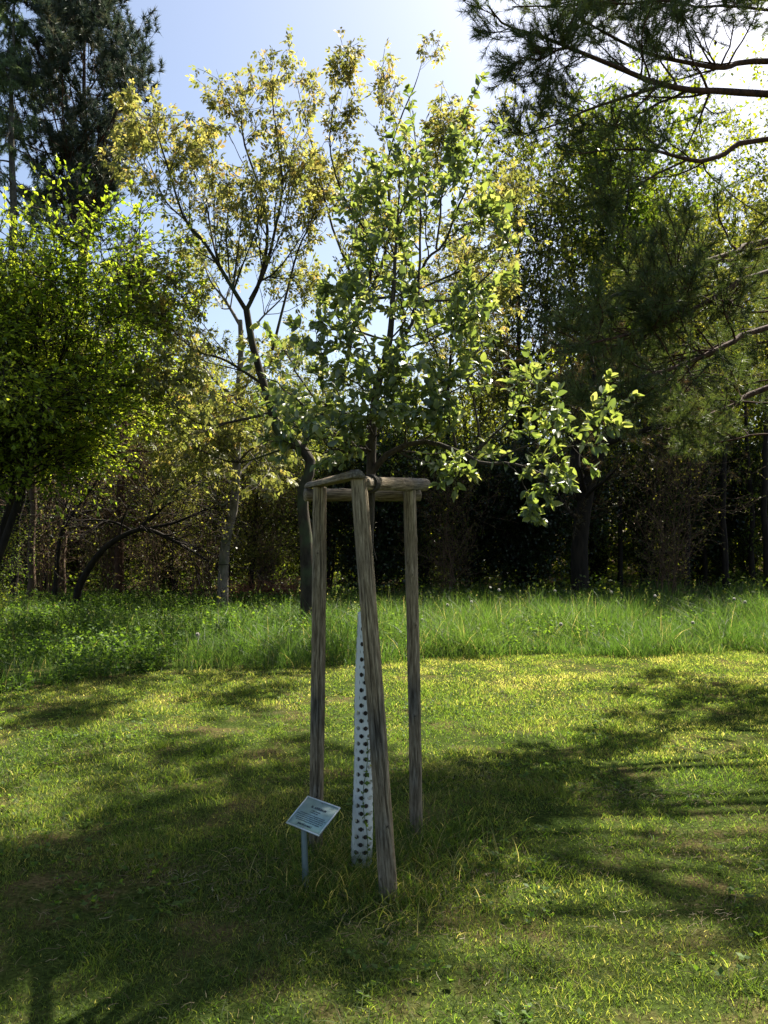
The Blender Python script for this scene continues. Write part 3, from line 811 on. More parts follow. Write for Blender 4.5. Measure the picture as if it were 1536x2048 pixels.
def build_apple():
    g = rng(21)
    root = tag(link('apple_tree', None, None, (GB[0], GB[1], 0)), 'young apple tree with large green leaves growing up through the wooden stake frame', 'tree')
    L_ = []
    tb = GB.copy(); tb[2] = -.05
    trunk = resample([tb, P(727, 1500, 3.93), P(731, 1230, 3.95), P(739, 1050, 3.96), P(742, 940, 3.95), P(745, 860, 3.95), P(753, 780, 3.95), P(768, 725, 3.96), P(779, 680, 3.97), P(786, 600, 3.99), P(790, 520, 4.0), P(796, 430, 4.02), P(800, 345, 4.05)], 40)
    tr = np.interp(np.linspace(0, 1, 40), [0, .35, .55, .7, .85, 1], [.027, .023, .021, .015, .008, .002])
    specs = [
        ([(768, 722), (800, 688), (826, 640), (837, 580), (840, 500), (838, 400), (832, 300), (826, 222)], 3.96, 4.15, .012, .002, 'm'),
        ([(839, 548), (857, 515), (890, 480), (915, 420), (936, 370), (957, 305), (983, 262)], 4.1, 3.9, .008, .002, 'm'),
        ([(872, 498), (884, 400), (902, 330), (925, 250), (946, 195), (970, 143)], 4.1, 4.35, .006, .0015, 's'),
        ([(857, 515), (851, 430), (852, 330), (850, 262)], 4.0, 3.85, .004, .0015, 's'),
        ([(742, 948), (772, 912), (812, 891), (868, 885), (920, 905), (965, 928), (1015, 925), (1062, 936), (1100, 955)], 3.95, 3.55, .017, .004, 'm'),
        ([(1015, 925), (1045, 960), (1060, 1000), (1066, 1030)], 3.62, 3.5, .004, .0015, 'm'),
        ([(812, 890), (808, 800), (806, 700), (806, 640)], 3.9, 3.95, .006, .002, 's'),
        ([(912, 893), (895, 790), (872, 712), (852, 655), (845, 610)], 3.8, 3.7, .006, .002, 'm'),
        ([(958, 872), (945, 790), (922, 722), (903, 650), (893, 600)], 3.75, 3.6, .006, .002, 'm'),
        ([(945, 912), (985, 870), (1022, 838), (1045, 800), (1060, 765), (1062, 745)], 3.75, 3.5, .006, .002, 'm'),
        ([(1000, 915), (1060, 888), (1095, 865), (1108, 835), (1118, 822)], 3.68, 3.45, .005, .002, 'm'),
        ([(1062, 936), (1120, 905), (1165, 885), (1192, 860), (1205, 835), (1222, 812)], 3.6, 3.35, .005, .0015, 'm'),
        ([(1062, 936), (1100, 962), (1130, 975)], 3.58, 3.5, .003, .001, 'm'),
        ([(838, 602), (905, 600), (950, 575), (985, 540), (1008, 500), (1020, 472)], 4.05, 3.8, .006, .002, 'm'),
        ([(775, 700), (835, 690), (895, 665), (945, 640), (985, 610)], 3.97, 3.7, .006, .002, 'm'),
        ([(745, 905), (700, 886), (652, 852), (610, 812), (568, 778), (520, 748)], 3.95, 3.9, .010, .002, 'm'),
        ([(750, 845), (690, 828), (625, 792), (592, 742), (570, 700), (552, 668)], 3.95, 4.25, .008, .002, 'm'),
        ([(757, 738), (737, 692), (716, 650), (702, 600), (690, 560)], 3.95, 4.2, .006, .002, 'm'),
        ([(745, 880), (690, 900), (640, 905), (598, 895), (565, 880)], 3.95, 3.65, .006, .002, 'm'),
        ([(748, 860), (655, 835), (590, 838), (548, 812)], 3.95, 4.2, .006, .002, 'm'),
        ([(786, 578), (760, 570), (728, 590), (700, 596), (672, 575)], 4.0, 3.8, .005, .0015, 'm'),
        ([(784, 600), (750, 540), (722, 492), (706, 440), (700, 405)], 4.0, 4.2, .005, .0015, 'm'),
        ([(792, 520), (765, 450), (755, 390), (765, 330)], 4.0, 3.85, .004, .0015, 'm'),
        ([(790, 540), (742, 520), (735, 470)], 4.0, 3.9, .004, .0015, 'm'),
        ([(775, 700), (800, 760), (850, 780), (890, 760)], 3.96, 3.55, .005, .0015, 'm'),
        ([(753, 790), (790, 800), (835, 830), (850, 815)], 3.95, 3.5, .005, .0015, 'm'),
        ([(750, 800), (720, 770), (672, 742), (640, 700), (630, 660)], 3.95, 3.6, .005, .0015, 'm'),
        ([(838, 450), (880, 400), (915, 350), (945, 330)], 4.1, 4.35, .004, .0015, 'm'),
        ([(746, 885), (765, 855), (790, 835), (815, 818)], 3.94, 3.5, .005, .0015, 'm'),
        ([(744, 905), (722, 882), (704, 850), (706, 820)], 3.94, 3.5, .005, .0015, 'm'),
        ([(751, 810), (778, 785), (800, 748)], 3.94, 3.5, .004, .0015, 'm'),
        ([(752, 800), (736, 772), (726, 735)], 3.94, 3.5, .004, .0015, 'm'),
        ([(760, 755), (790, 738), (822, 728)], 3.94, 3.55, .004, .0015, 'm'),
        ([(746, 870), (735, 840), (745, 810)], 3.94, 3.55, .004, .0015, 'm'),
        ([(815, 890), (840, 860), (862, 840), (880, 810)], 3.9, 3.5, .004, .0015, 'm'),
        ([(870, 886), (880, 850), (900, 830)], 3.8, 3.5, .004, .0015, 'm'),
        ([(920, 905), (915, 940), (900, 955)], 3.7, 3.5, .003, .0015, 'm'),
        ([(745, 905), (700, 905), (660, 895), (640, 860), (615, 840)], 3.95, 3.4, .006, .002, 'm'),
        ([(652, 852), (620, 860), (575, 850), (540, 830)], 3.93, 3.6, .004, .002, 'm'),
        ([(690, 828), (668, 770), (650, 720), (655, 670)], 4.05, 3.7, .004, .0015, 'm'),
        ([(716, 650), (680, 640), (650, 610), (640, 585)], 4.1, 3.8, .004, .0015, 'm'),
        ([(768, 722), (730, 700), (690, 690), (665, 655)], 3.96, 3.5, .004, .0015, 'm'),
        ([(838, 600), (870, 640), (910, 640), (940, 600)], 4.0, 3.6, .004, .0015, 'm'),
        ([(779, 680), (810, 640), (800, 590), (812, 540), (808, 470)], 3.97, 3.6, .005, .0015, 'm'),
        ([(790, 520), (730, 440), (725, 380), (735, 340)], 4.0, 4.3, .004, .0015, 'm'),
        ([(838, 500), (800, 440), (815, 380), (800, 300)], 4.05, 3.7, .004, .0015, 'm'),
        ([(890, 480), (930, 450), (965, 440), (975, 400)], 3.98, 3.7, .004, .0015, 'm'),
        ([(936, 370), (900, 330), (905, 300)], 3.95, 3.7, .003, .0015, 'm'),
        ([(895, 790), (935, 760), (965, 700), (960, 670)], 3.75, 3.9, .004, .0015, 'm'),
    ]
    acc = Acc()
    tubes(acc, trunk[None], tr[None], 12)
    PM, RM = [trunk[24:][np.linspace(0, 15, 16).astype(int)]], [tr[24:]]
    SH = []
    for pts, d0, d1, r0, r1, kind in specs:
        q, r = limb(pts, d0, d1, r0, r1)
        q[1:-1] += g.normal(0, .004, (14, 3))
        tubes(acc, q[None], r[None], 7)
        (SH if kind == 's' else PM).append(q)
        RM.append(r) if kind != 's' else None
    PM = np.array(PM); RM = np.array(RM); SH = np.array(SH)
    Q, RQ = grow(g, PM, RM, 11, .15, 1.0, lambda t, L: .07 + .19 * (1 - .4 * t) * np.minimum(L, 1), 48, .10, .10, 6, .4, .45)
    tubes(acc, Q, np.maximum(RQ, .0013), 5)
    link('trunk', acc.mesh('trunk', M['bark_apple'], True), root, (-GB[0], -GB[1], 0))
    # leaves: rosettes along the shoots and twigs
    lv = Acc()
    def put(pos, dirs, size, spread, rnd=None):
        k = g.integers(0, 3, len(pos))
        for q, tm in enumerate((OVATE, OVATE2, OVATE3)):
            u = k == q
            leafset(g, lv, tm, pos[u], dirs[u], size, spread, .75, .15, None if rnd is None else rnd[u])
    p, d = sample_on(g, Q, 8, .2, 1.0)
    sidev = unit(np.cross(d, g.normal(size=d.shape)))
    put(p, d * .55 + sidev * .9, .044, .4)
    tips = Q[:, -1]; td = unit(Q[:, -1] - Q[:, -2])
    n3 = 3
    p = np.repeat(tips, n3, 0); d = np.repeat(td, n3, 0)
    put(p, d + unit(np.cross(d, g.normal(size=d.shape))) * .7, .046, .25, g.uniform(.6, 1, len(p)))
    p, d = sample_on(g, PM[1:], 9, .35, 1.0)
    put(p, d * .5 + unit(np.cross(d, g.normal(size=d.shape))), .05, .3)
    p, d = sample_on(g, SH, 44, .25, 1.0)
    put(p, d * .6 + unit(np.cross(d, g.normal(size=d.shape))), .046, .3)
    link('crown', lv.mesh('crown', M['apple_leaf'], True), root, (-GB[0], -GB[1], 0))
build_apple()

# ---------------------------------------------------------------- trees behind
def as_tree(name, label, cat, base, wood, crown, group=None, extra=(), rotz=0, scale=1.0, names=('trunk', 'crown')):
    """thing = Empty at the base; wood and crown meshes are in local coordinates"""
    root = tag(link(name, None, None, (base[0], base[1], 0), rotz, scale), label, cat, group)
    link(names[0], wood, root)
    if crown is not None: link(names[1], crown, root)
    for nm, me in extra: link(nm, me, root)
    return root

def local(a, base):
    return np.asarray(a, float) - np.array([base[0], base[1], 0])

def build_walnut():
    """sparse yellow-leaved tree: main limbs measured from the photo, set at their own depth"""
    g = rng(31)
    D = 12.8
    b = P(622, 1200, D); b[2] = -.1
    def lm(pts, d0, d1, r0, r1): return limb(pts, d0, d1, r0, r1, 18)
    L0 = [
        (resample([b, P(612, 1080, D), P(604, 990, D), P(622, 930, D), P(600, 895, D), P(560, 870, D), P(545, 825, D), P(528, 770, D), P(505, 690, D), P(493, 620, D)], 18), np.interp(np.linspace(0, 1, 18), [0, .06, .14, 1], [.20, .125, .095, .055])),
        lm([(493, 622), (470, 585), (440, 535), (405, 480), (370, 440), (340, 350), (315, 270), (300, 240)], D, D - 1.2, .075, .01),
        lm([(440, 535), (425, 480), (410, 400), (380, 320), (385, 260)], D, D + 1.0, .04, .008),
        lm([(493, 620), (520, 560), (535, 470), (520, 380), (487, 280), (482, 200), (478, 175)], D, D + .5, .07, .01),
        lm([(500, 600), (530, 540), (552, 450), (565, 370), (555, 280), (545, 190), (565, 130)], D, D - .5, .06, .008),
        lm([(545, 700), (570, 600), (600, 490), (640, 420), (650, 380)], D, D + 1.0, .05, .008),
        lm([(604, 895), (650, 820), (690, 740), (705, 660), (720, 600), (690, 520), (660, 440), (635, 330), (610, 240), (590, 150)], D, D + .8, .09, .008),
        lm([(712, 640), (740, 560), (735, 470), (690, 400), (660, 300), (670, 200), (690, 160)], D, D - .8, .05, .008),
        lm([(712, 630), (760, 540), (780, 440), (775, 330), (800, 240), (830, 170), (845, 120)], D, D + .5, .06, .008),
        lm([(780, 440), (830, 400), (880, 340), (900, 280)], D, D - 1, .03, .008),
        lm([(545, 825), (480, 840), (410, 850), (360, 820), (320, 760)], D, D - 1.5, .05, .008),
        lm([(528, 770), (450, 720), (390, 700), (330, 640), (290, 560)], D, D - 1.2, .05, .008),
        lm([(600, 895), (560, 900), (470, 925), (380, 890), (300, 850)], D, D + 1.2, .045, .008),
        lm([(720, 600), (800, 590), (880, 560), (960, 520), (1020, 470), (1010, 400)], D, D - .5, .05, .008),
        lm([(705, 660), (790, 680), (870, 650), (960, 600), (1020, 570)], D, D + 1, .04, .008),
        lm([(370, 440), (330, 400), (300, 330), (280, 290)], D, D, .03, .008),
    ]
    PT = np.array([local(p, b) for p, r in L0]); RD = np.array([r for p, r in L0]); RD[1:] *= .52
    acc = Acc(); tubes(acc, PT, RD, 9)
    Q1, R1 = grow(g, PT[1:], RD[1:], 14, .12, 1.0, lambda t, L: .45 + 1.1 * (1 - t) + 0 * L, 40, .16, .14, 7, .3, .5)
    tubes(acc, Q1, R1, 5)
    Q2, R2 = grow(g, Q1, R1, 9, .1, 1.0, lambda t, L: .10 + .30 * L, 45, .10, .18, 5, .4, .6)
    Q2, R2 = prune(g, Q2, R2, .46)
    tubes(acc, Q2, np.maximum(R2, .004), 4)
    lv = Acc()
    p, d = sample_on(g, Q2, 4, .15, 1.0)
    h = np.clip((p[:, 2] - 3) / 8, 0, 1)
    rnd = np.clip(.15 + .5 * h + g.normal(0, .22, len(p)), 0, 1)
    leafset(g, lv, COMPOUND, p, d * .5 + g.normal(size=d.shape) * .5, .165, .35, .6, .95, rnd)
    tip = Q2[:, -1]
    n = 2; p = np.repeat(tip, n, 0); d = np.repeat(unit(Q2[:, -1] - Q2[:, -2]), n, 0)
    leafset(g, lv, COMPOUND, p, d, .165, .7, .6, .7, np.clip(g.normal(.6, .25, len(p)), 0, 1))
    as_tree('walnut_tree', 'tall sparse walnut tree with young yellow leaves right behind the apple tree', 'tree', b, acc.mesh('walnut_wood', M['bark_walnut'], True), lv.mesh('walnut_crown', M['walnut_leaf']))

    # slimmer pale trunk to the left
    g = rng(33); D = 16.8
    b = P(446, 1216, D); b[2] = -.05
    L0 = [(resample([b, P(446, 1150, D), P(452, 1080, D), P(468, 1010, D), P(474, 900, D), P(476, 800, D), P(482, 700, D), P(480, 640, D)], 18), np.linspace(.125, .05, 18)),
          lm([(470, 990), (440, 1010), (420, 960), (400, 900)], D, D - 1, .03, .006),
          lm([(474, 900), (420, 860), (370, 800), (320, 760), (280, 700)], D, D - 2.4, .04, .006),
          lm([(476, 800), (420, 750), (380, 690), (350, 620), (320, 560)], D, D - 1, .04, .006),
          lm([(480, 700), (520, 640), (560, 600), (590, 560)], D, D + 1, .03, .006),
          lm([(470, 960), (520, 900), (550, 850)], D, D + 1.5, .03, .006), lm([(472, 930), (500, 900), (540, 880), (570, 860)], D, D - 3, .03, .006), lm([(474, 900), (440, 880), (400, 890), (360, 880)], D, D - 3.4, .03, .006), lm([(476, 800), (500, 760), (520, 740), (560, 720)], D, D - 2.6, .03, .006),  # three of these reach forward, added to shade the left meadow
          lm([(480, 650), (450, 600), (420, 560), (400, 500)], D, D + .5, .04, .006)]
    PT = np.array([local(p, b) for p, r in L0]); RD = np.array([r for p, r in L0])
    acc = Acc(); tubes(acc, PT, RD, 9)
    Q1, R1 = grow(g, PT[1:], RD[1:], 9, .2, 1.0, lambda t, L: .9 + 1.0 * (1 - t) + 0 * L, 45, .08, .15, 7, .3, .5)
    tubes(acc, Q1, R1, 5)
    Q2, R2 = grow(g, Q1, R1, 9, .2, 1.0, lambda t, L: .3 + .35 * (1 - t) + 0 * L, 45, .05, .18, 5, .4, .6)
    tubes(acc, Q2, np.maximum(R2, .004), 4)
    lv = Acc(); p, d = sample_on(g, Q2, 5, .3, 1.0)
    leafset(g, lv, COMPOUND, p, d, .20, .6, .6, .6, np.clip(g.normal(.35, .25, len(p)), 0, 1))
    as_tree('walnut_tree', 'slender walnut tree with smooth pale curved trunk left of the stakes', 'tree', b, acc.mesh('walnut_wood', M['bark_smooth'], True), lv.mesh('walnut_crown', M['walnut_leaf']))
build_walnut()

def decid(seed, height, trunk_h, trunk_r, spread, nl, m1, m2, leaf, tmpl, per, barkm, leafm, up=.18, stems=1, lean=0.0, droop=.1, l1=.42, sub=4, up3=None, flat=0.0, lup=.8):
    """a broadleaved tree at the origin: stems, limbs, twigs, leaves"""
    g = rng(seed)
    ST, SR = [], []
    K = 14
    for s in range(stems):
        a = g.uniform(0, 6.28); sp = (spread * .45 if stems > 1 else spread * .15) * g.uniform(.4, 1.1)
        hh = height * g.uniform(.82, 1.0)
        zz = np.linspace(0, 1, K)
        x = np.cos(a) * sp * zz ** 1.2 + .12 * np.cumsum(g.normal(0, .35, K)) * (zz > .02) + lean * zz ** 1.5
        y = np.sin(a) * sp * zz ** 1.2 + .12 * np.cumsum(g.normal(0, .35, K)) * (zz > .02)
        if stems > 1: x = x + g.normal(0, .12); y = y + g.normal(0, .12)
        ST.append(np.stack([x, y, zz * hh - .1], -1)); SR.append(np.interp(zz, [0, .08, .5, 1], [1.25, 1, .6, .08]) * trunk_r * (1 if stems == 1 else g.uniform(.4, .7)))
    ST, SR = np.array(ST), np.array(SR)
    acc = Acc(); tubes(acc, ST, SR, 8)
    th = trunk_h / height
    prof = lambda t, L: spread * l1 * 2 * np.clip(.35 + 1.5 * (t - th) / (1 - th) * (1.35 - (t - th) / (1 - th)), .2, 1.1) * np.ones_like(L)
    Q1, R1 = grow(g, ST, SR, nl, th, .98, prof, 58, up, .12, 9, .2, .42)
    tubes(acc, Q1, R1, 5)
    Q2, R2 = grow(g, Q1, R1, m1, .15, 1.0, lambda t, L: .2 * spread + .34 * L * (1 - .6 * t), 48, up * .6, .16, 6, .3, .5, flat)
    tubes(acc, Q2, np.maximum(R2, .005), 4)
    Q3, R3 = grow(g, Q2, R2, m2, .2, 1.0, lambda t, L: .10 * spread + .25 * L, 48, up * .4 if up3 is None else up3, .2, sub, .5, .6, flat)
    tubes(acc, Q3, np.maximum(R3, .004), 3)
    lv = Acc()
    p, d = sample_on(g, Q3, per, .1, 1.05)
    clump = (np.sin(p[:, 0] * 2.1 + seed) + np.sin(p[:, 1] * 1.9) + np.sin(p[:, 2] * 2.3)) / 6
    leafset(g, lv, tmpl, p, d, leaf, .7 if flat == 0 else .45, lup, droop, np.clip(.45 + clump + g.normal(0, .2, len(p)), 0, 1))
    return acc.mesh('wood', barkm, True), lv.mesh('leaves', leafm)

def conifer(seed, height, trunk_h, trunk_r, spread, nl, barkm, needlem, tuft=.16, droop=-.05, top_round=True, m1=6, m2=4, npt=9, w=.007, upt=.12):
    """scots-pine like conifer at the origin: whorled limbs, tufts of needles at the twig ends"""
    g = rng(seed); K = 16
    zz = np.linspace(0, 1, K)
    ST = np.stack([.1 * np.cumsum(g.normal(0, .3, K)), .1 * np.cumsum(g.normal(0, .3, K)), zz * height - .1], -1)[None]
    SR = (np.interp(zz, [0, .06, .6, 1], [1.25, 1, .6, .06]) * trunk_r)[None]
    acc = Acc(); tubes(acc, ST, SR, 8)
    th = trunk_h / height
    if top_round: prof = lambda t, L: spread * np.clip(.12 + 1.0 * np.sin((.14 + .86 * np.clip((t - th) / (1 - th), 0, 1)) * 2.9), .2, 1.1) * np.ones_like(L)
    else: prof = lambda t, L: spread * np.clip(1.05 - (t - th) / (1 - th), .08, 1) * np.ones_like(L)
    Q1, R1 = grow(g, ST, SR, nl, th, .99, prof, 78, upt, .10, 9, .2, .35)
    tubes(acc, Q1, R1, 5)
    Q2, R2 = grow(g, Q1, R1, m1, .2, 1.0, lambda t, L: .18 * spread + .3 * L * (1 - .6 * t), 50, upt * .7, .15, 6, .3, .5)
    tubes(acc, Q2, np.maximum(R2, .006), 3)
    Q3, R3 = grow(g, Q2, R2, m2, .2, 1.0, lambda t, L: .12 + .22 * L, 45, upt, .18, 4, .5, .6)
    tubes(acc, Q3, np.maximum(R3, .005), 3)
    lv = Acc()
    ends = np.concatenate([Q3[:, -1], Q3[:, 2], Q2[:, -1], Q1[:, -1]]); ed = np.concatenate([unit(Q3[:, -1] - Q3[:, -2])] * 2 + [unit(Q2[:, -1] - Q2[:, -2]), unit(Q1[:, -1] - Q1[:, -2])])
    needles(g, lv, ends, ed, npt, tuft, w, droop)
    return acc.mesh('wood', barkm, True), lv.mesh('needles', needlem)

def needles(g, lv, ends, ed, n, L, w, droop=0.0, back=.12):
    """brush of n thin needles around each twig end"""
    m = len(ends)
    p = np.repeat(ends, n, 0); d = np.repeat(ed, n, 0)
    t = g.random(len(p))[:, None]
    p = p - d * t * back
    Y = unit(d * g.uniform(.25, 1.3, (len(p), 1)) + unit(g.normal(size=p.shape)) * .95 + np.array([0, 0, -droop]))
    sz = L * g.uniform(.65, 1.1, len(p))
    s = unit(np.cross(Y, g.normal(size=p.shape))) * w * .5
    V = np.stack([p - s, p + s, p + Y * sz[:, None]], 1).reshape(-1, 3)
    i = np.arange(len(p) * 3).reshape(-1, 3)
    lv.add(V, [i], np.repeat(np.clip(np.repeat(g.normal(.45, .22, m), n) + g.normal(0, .12, m * n), 0, 1), 3))

def X(px, d): return ((px - 768) / F * d, d)

def build_background():
    # bright green tree at the left edge
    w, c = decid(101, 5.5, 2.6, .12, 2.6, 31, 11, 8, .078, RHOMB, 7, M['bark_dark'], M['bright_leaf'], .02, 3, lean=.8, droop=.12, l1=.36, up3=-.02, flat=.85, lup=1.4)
    as_tree('elm_tree', 'bright green bushy elm tree filling the left edge of the picture', 'tree', X(-20, 11.8), w, c)
    # dark pine with its crown above it and the feathery larch beside
    w, c = conifer(102, 18.8, 10.5, .26, 3.7, 58, M['bark_pine'], M['far_needle'], .25, .0, True, 8, 5, 28, .026, .24)
    as_tree('pine_tree', 'tall dark bluish pine rising behind the bright green elm, top left', 'tree', X(150, 25), w, c)
    w, c = conifer(103, 19.0, 5.0, .18, 2.4, 60, M['bark_grey'], M['larch'], .13, .35, False, 9, 5, 16, .016, -.16)
    as_tree('larch_tree', 'pale feathery larch at the far left edge beside the dark pine', 'tree', X(25, 23), w, c)
    w, c = conifer(104, 9.0, 1.6, .12, 2.2, 48, M['bark_pine'], M['dry_needle'], .13, .2, False, 7, 4, 10, .010, -.03)
    twc = (w, c)
    as_tree('spruce_tree', 'brownish twiggy conifer in shade behind the left elm', 'tree', X(235, 19), w, c)
    # yellow green trees on the right and the many-stemmed ones in the middle
    wA, cA = decid(111, 13.5, 4.5, .16, 3.6, 12, 7, 6, .15, RHOMB, 5, M['bark_dark'], M['green_leaf'], .30, 6, droop=.1, l1=.32)
    as_tree('ash_tree', 'airy tree of many thin dark stems with sky showing between them', 'tree', X(1195, 27), wA, cA, scale=1.18)
    wB, cB = decid(112, 13.5, 1.5, .2, 3.6, 34, 7, 6, .13, RHOMB, 5, M['bark_dark'], M['olive_leaf'], .16, 2)
    as_tree('hornbeam_tree', 'dense olive green tree just right of the apple tree top', 'tree', X(1060, 25), wB, cB, scale=1.12)
    wC, cC = decid(113, 15.5, 2.5, .2, 4.2, 34, 7, 6, .14, RHOMB, 5, M['bark_dark'], M['yellow_leaf'], .14, 2)
    as_tree('maple_tree', 'yellow green leafy tree behind the pine branches near the right edge', 'tree', X(1440, 29), wC, cC, scale=1.16)
    def more(src, name, label, px, d, rot, s, group=None):
        as_tree(name, label, 'tree', X(px, d), src[0], src[1], group, rotz=rot, scale=s)
    A, B, C_ = (wA, cA), (wB, cB), (wC, cC)
    gr = 'broadleaved trees along the wood edge'
    more(C_, 'maple_tree', 'yellow green tree at the right edge under the high pine boughs', 1640, 30, 2.0, 1.2, gr)
    more(B, 'hornbeam_tree', 'olive green tree between the apple tree and the dark pine boughs', 950, 31, 1.2, .86, gr)
    more(A, 'ash_tree', 'thin stemmed tree whose crown fills the gap right of the dense olive tree', 1290, 33, 2.6, 1.3, gr)
    more(B, 'hornbeam_tree', 'shaded tree low behind the walnut with its crown under the sky gap', 800, 33, 3.1, .62, gr)
    more(B, 'hornbeam_tree', 'shaded broadleaved tree behind the slender pale trunk', 560, 31, 4.4, .62, gr)
    more(B, 'hornbeam_tree', 'dim broadleaved tree between the elm and the walnut', 330, 29, 5.3, .62, gr)
    more(C_, 'maple_tree', 'leafy tree behind the elm at the lower left edge', 60, 27, .7, .62, gr)
    more(B, 'hornbeam_tree', 'deep shaded tree behind the lowest pine boughs', 1380, 25, .4, .72, gr)
    more(C_, 'maple_tree', 'green tree filling the wood below the right hand pine boughs', 1560, 26, 5.0, .66, gr)

    more(B, 'hornbeam_tree', 'small bushy tree right behind the slender pale trunk', 505, 19.5, 1.9, .42, gr)
    more(B, 'hornbeam_tree', 'small bushy tree in front of the arching dead twigs', 345, 20.5, 3.6, .40, gr)
    more(B, 'hornbeam_tree', 'small bushy tree behind the dark trunk beside the left stake', 665, 20.5, .3, .42, gr)
    # bare-trunked woodland trees: slim, crown high up
    g = rng(44)
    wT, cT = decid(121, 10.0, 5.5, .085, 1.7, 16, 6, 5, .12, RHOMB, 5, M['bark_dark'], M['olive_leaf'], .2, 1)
    wU, cU = conifer(122, 11.5, 6.0, .12, 1.4, 26, M['bark_orange'], M['dry_needle'], .14, .1, False, 5, 4, 8, .012, .02)
    left = [(28, 18.5, 1.25, 0, 'thick dark trunk at the far left edge of the wood'), (62, 19.5, .8, 1, 'slim orange lit trunk second from the left edge'), (92, 21, .9, 0, 'dark trunk just right of the slim orange lit one'),
            (128, 20.5, .95, 1, 'rusty orange trunk right of the left edge trunks'), (163, 22, .8, 0, 'thin dark trunk behind the arching tree foot'), (215, 24, .85, 1, 'brown trunk behind the arching tree'),
            (330, 25, .8, 0, 'thin dark trunk under the left twigs of the walnut'), (255, 27, .9, 0, 'faint dark trunk deep in the left wood'), (400, 27, .9, 1, 'reddish trunk far back left of the pale trunk')]
    right = [(905, 24, 1.1, 0, 'dark trunk behind the right stake'), (1010, 26, .95, 0, 'dark trunk below the drooping apple branch'), (1240, 23, .9, 0, 'dark trunk right of the big leaning trunk'), (1330, 24, 1.0, 0, 'first of the slim dark trunks in the right wood'),
             (1372, 22.5, .9, 0, 'slim dark trunk leaning in the right wood'), (1408, 25, .9, 0, 'dark trunk in the middle of the right wood'), (1452, 22, 1.05, 0, 'dark trunk near the right edge with bare twigs'), (1500, 24, 1.0, 0, 'dark trunk close to the right edge of the picture'), (1535, 21.5, 1.1, 0, 'dark trunk cut by the right edge of the picture')]
    for k, (px, d, s, kind, lab) in enumerate(left + right):
        src = (wU, cU) if kind else (wT, cT)
        as_tree('woodland_pine' if kind else 'woodland_tree', lab, 'tree', X(px, d), src[0], src[1], 'slim trunks standing in the wood', rotz=g.uniform(0, 6), scale=(s, s, (s * g.uniform(.95, 1.1)) if px > 700 else g.uniform(.68, .78)))
    # arching half-fallen tree on the left
    D = 17.0; b = P(148, 1205, D); b[2] = -.05
    L0 = [limb([(148, 1200), (170, 1150), (205, 1100), (250, 1070), (290, 1058), (335, 1075), (380, 1100), (430, 1130)], D, D - .6, .085, .02, 18),
          limb([(275, 1060), (320, 1020), (350, 985), (390, 960)], D, D - .4, .05, .015, 18),
          limb([(110, 1190), (120, 1080), (150, 1020), (185, 975), (200, 950)], D, D + .4, .06, .02, 18),
          limb([(290, 1058), (350, 1045), (410, 1020), (450, 1015)], D, D - .7, .04, .01, 18),
          limb([(270, 1065), (230, 1045), (190, 1040), (150, 1042)], D, D - .4, .035, .01, 18)]
    PT = np.array([local(p, b) for p, r in L0]); RD = np.array([r for p, r in L0])
    PT[0, 0] = (0, 0, -.05)
    acc = Acc(); tubes(acc, PT, RD, 8); g = rng(61)
    Q1, R1 = grow(g, PT, RD, 14, .25, 1.0, lambda t, L: .9 + .5 * t + 0 * L, 45, -.02, .14, 7, .3, .45)
    tubes(acc, Q1, R1, 4)
    Q2, R2 = grow(g, Q1, R1, 7, .2, 1.0, lambda t, L: .45 + 0 * L, 45, -.02, .2, 5, .4, .6)
    tubes(acc, Q2, np.maximum(R2, .006), 3)
    lv = Acc(); p, d = sample_on(g, Q2, 2, .3, 1); leafset(g, lv, RHOMB, p, d, .06, .7, .7)
    as_tree('leaning_tree', 'half fallen tree arching over with dark bare twigs in the left wood', 'tree', b, acc.mesh('leaning_wood', M['bark_dark'], True), lv.mesh('leaning_leaves', M['olive_leaf']))
    # big leaning dark trunk right of the apple tree
    D = 19.0; b = P(1165, 1150, D); b[2] = -.1
    L0 = [limb([(1160, 1180), (1160, 1080), (1175, 980), (1200, 900), (1240, 830), (1290, 760)], D, D, .22, .09, 18),
          limb([(1172, 990), (1150, 930), (1160, 860), (1190, 780), (1180, 700)], D, D + 1, .16, .04, 18),
          limb([(1205, 890), (1260, 870), (1330, 850), (1400, 860)], D, D - 1, .08, .02, 18),
          limb([(1200, 900), (1150, 840), (1120, 780), (1080, 740)], D, D - 1, .08, .02, 18),
          limb([(1240, 830), (1300, 800), (1380, 790), (1450, 800)], D, D + 1, .08, .02, 18)]
    PT = np.array([local(p, b) for p, r in L0]); RD = np.array([r for p, r in L0])
    acc = Acc(); tubes(acc, PT, RD, 10)
    Q1, R1 = grow(g, PT, RD, 14, .2, 1.0, lambda t, L: 1.4 + 0 * L, 50, .02, .12, 8, .25, .35)
    tubes(acc, Q1, R1, 5)
    Q2, R2 = grow(g, Q1, R1, 8, .2, 1.0, lambda t, L: .6 + 0 * L, 48, .02, .18, 5, .4, .5)
    tubes(acc, Q2, np.maximum(R2, .006), 3)
    lv = Acc(); ed = unit(Q2[:, -1] - Q2[:, -2]); needles(g, lv, np.concatenate([Q2[:, -1], Q2[:, 2], Q2[:, 3]]), np.concatenate([ed] * 3), 16, .13, .009)
    as_tree('old_pine', 'thick dark leaning trunk with brownish needles right of the apple tree', 'tree', b, acc.mesh('old_pine_wood', M['bark_dark'], True), lv.mesh('old_pine_needles', M['dry_needle']))
    # shrubs under the wood edge
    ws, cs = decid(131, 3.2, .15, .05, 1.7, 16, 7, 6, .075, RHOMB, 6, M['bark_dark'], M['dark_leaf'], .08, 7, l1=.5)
    wt, ct = decid(132, 3.6, .2, .05, 1.6, 16, 7, 6, .07, RHOMB, 3, M['bark_dark'], M['green_leaf'], .08, 7, l1=.5)
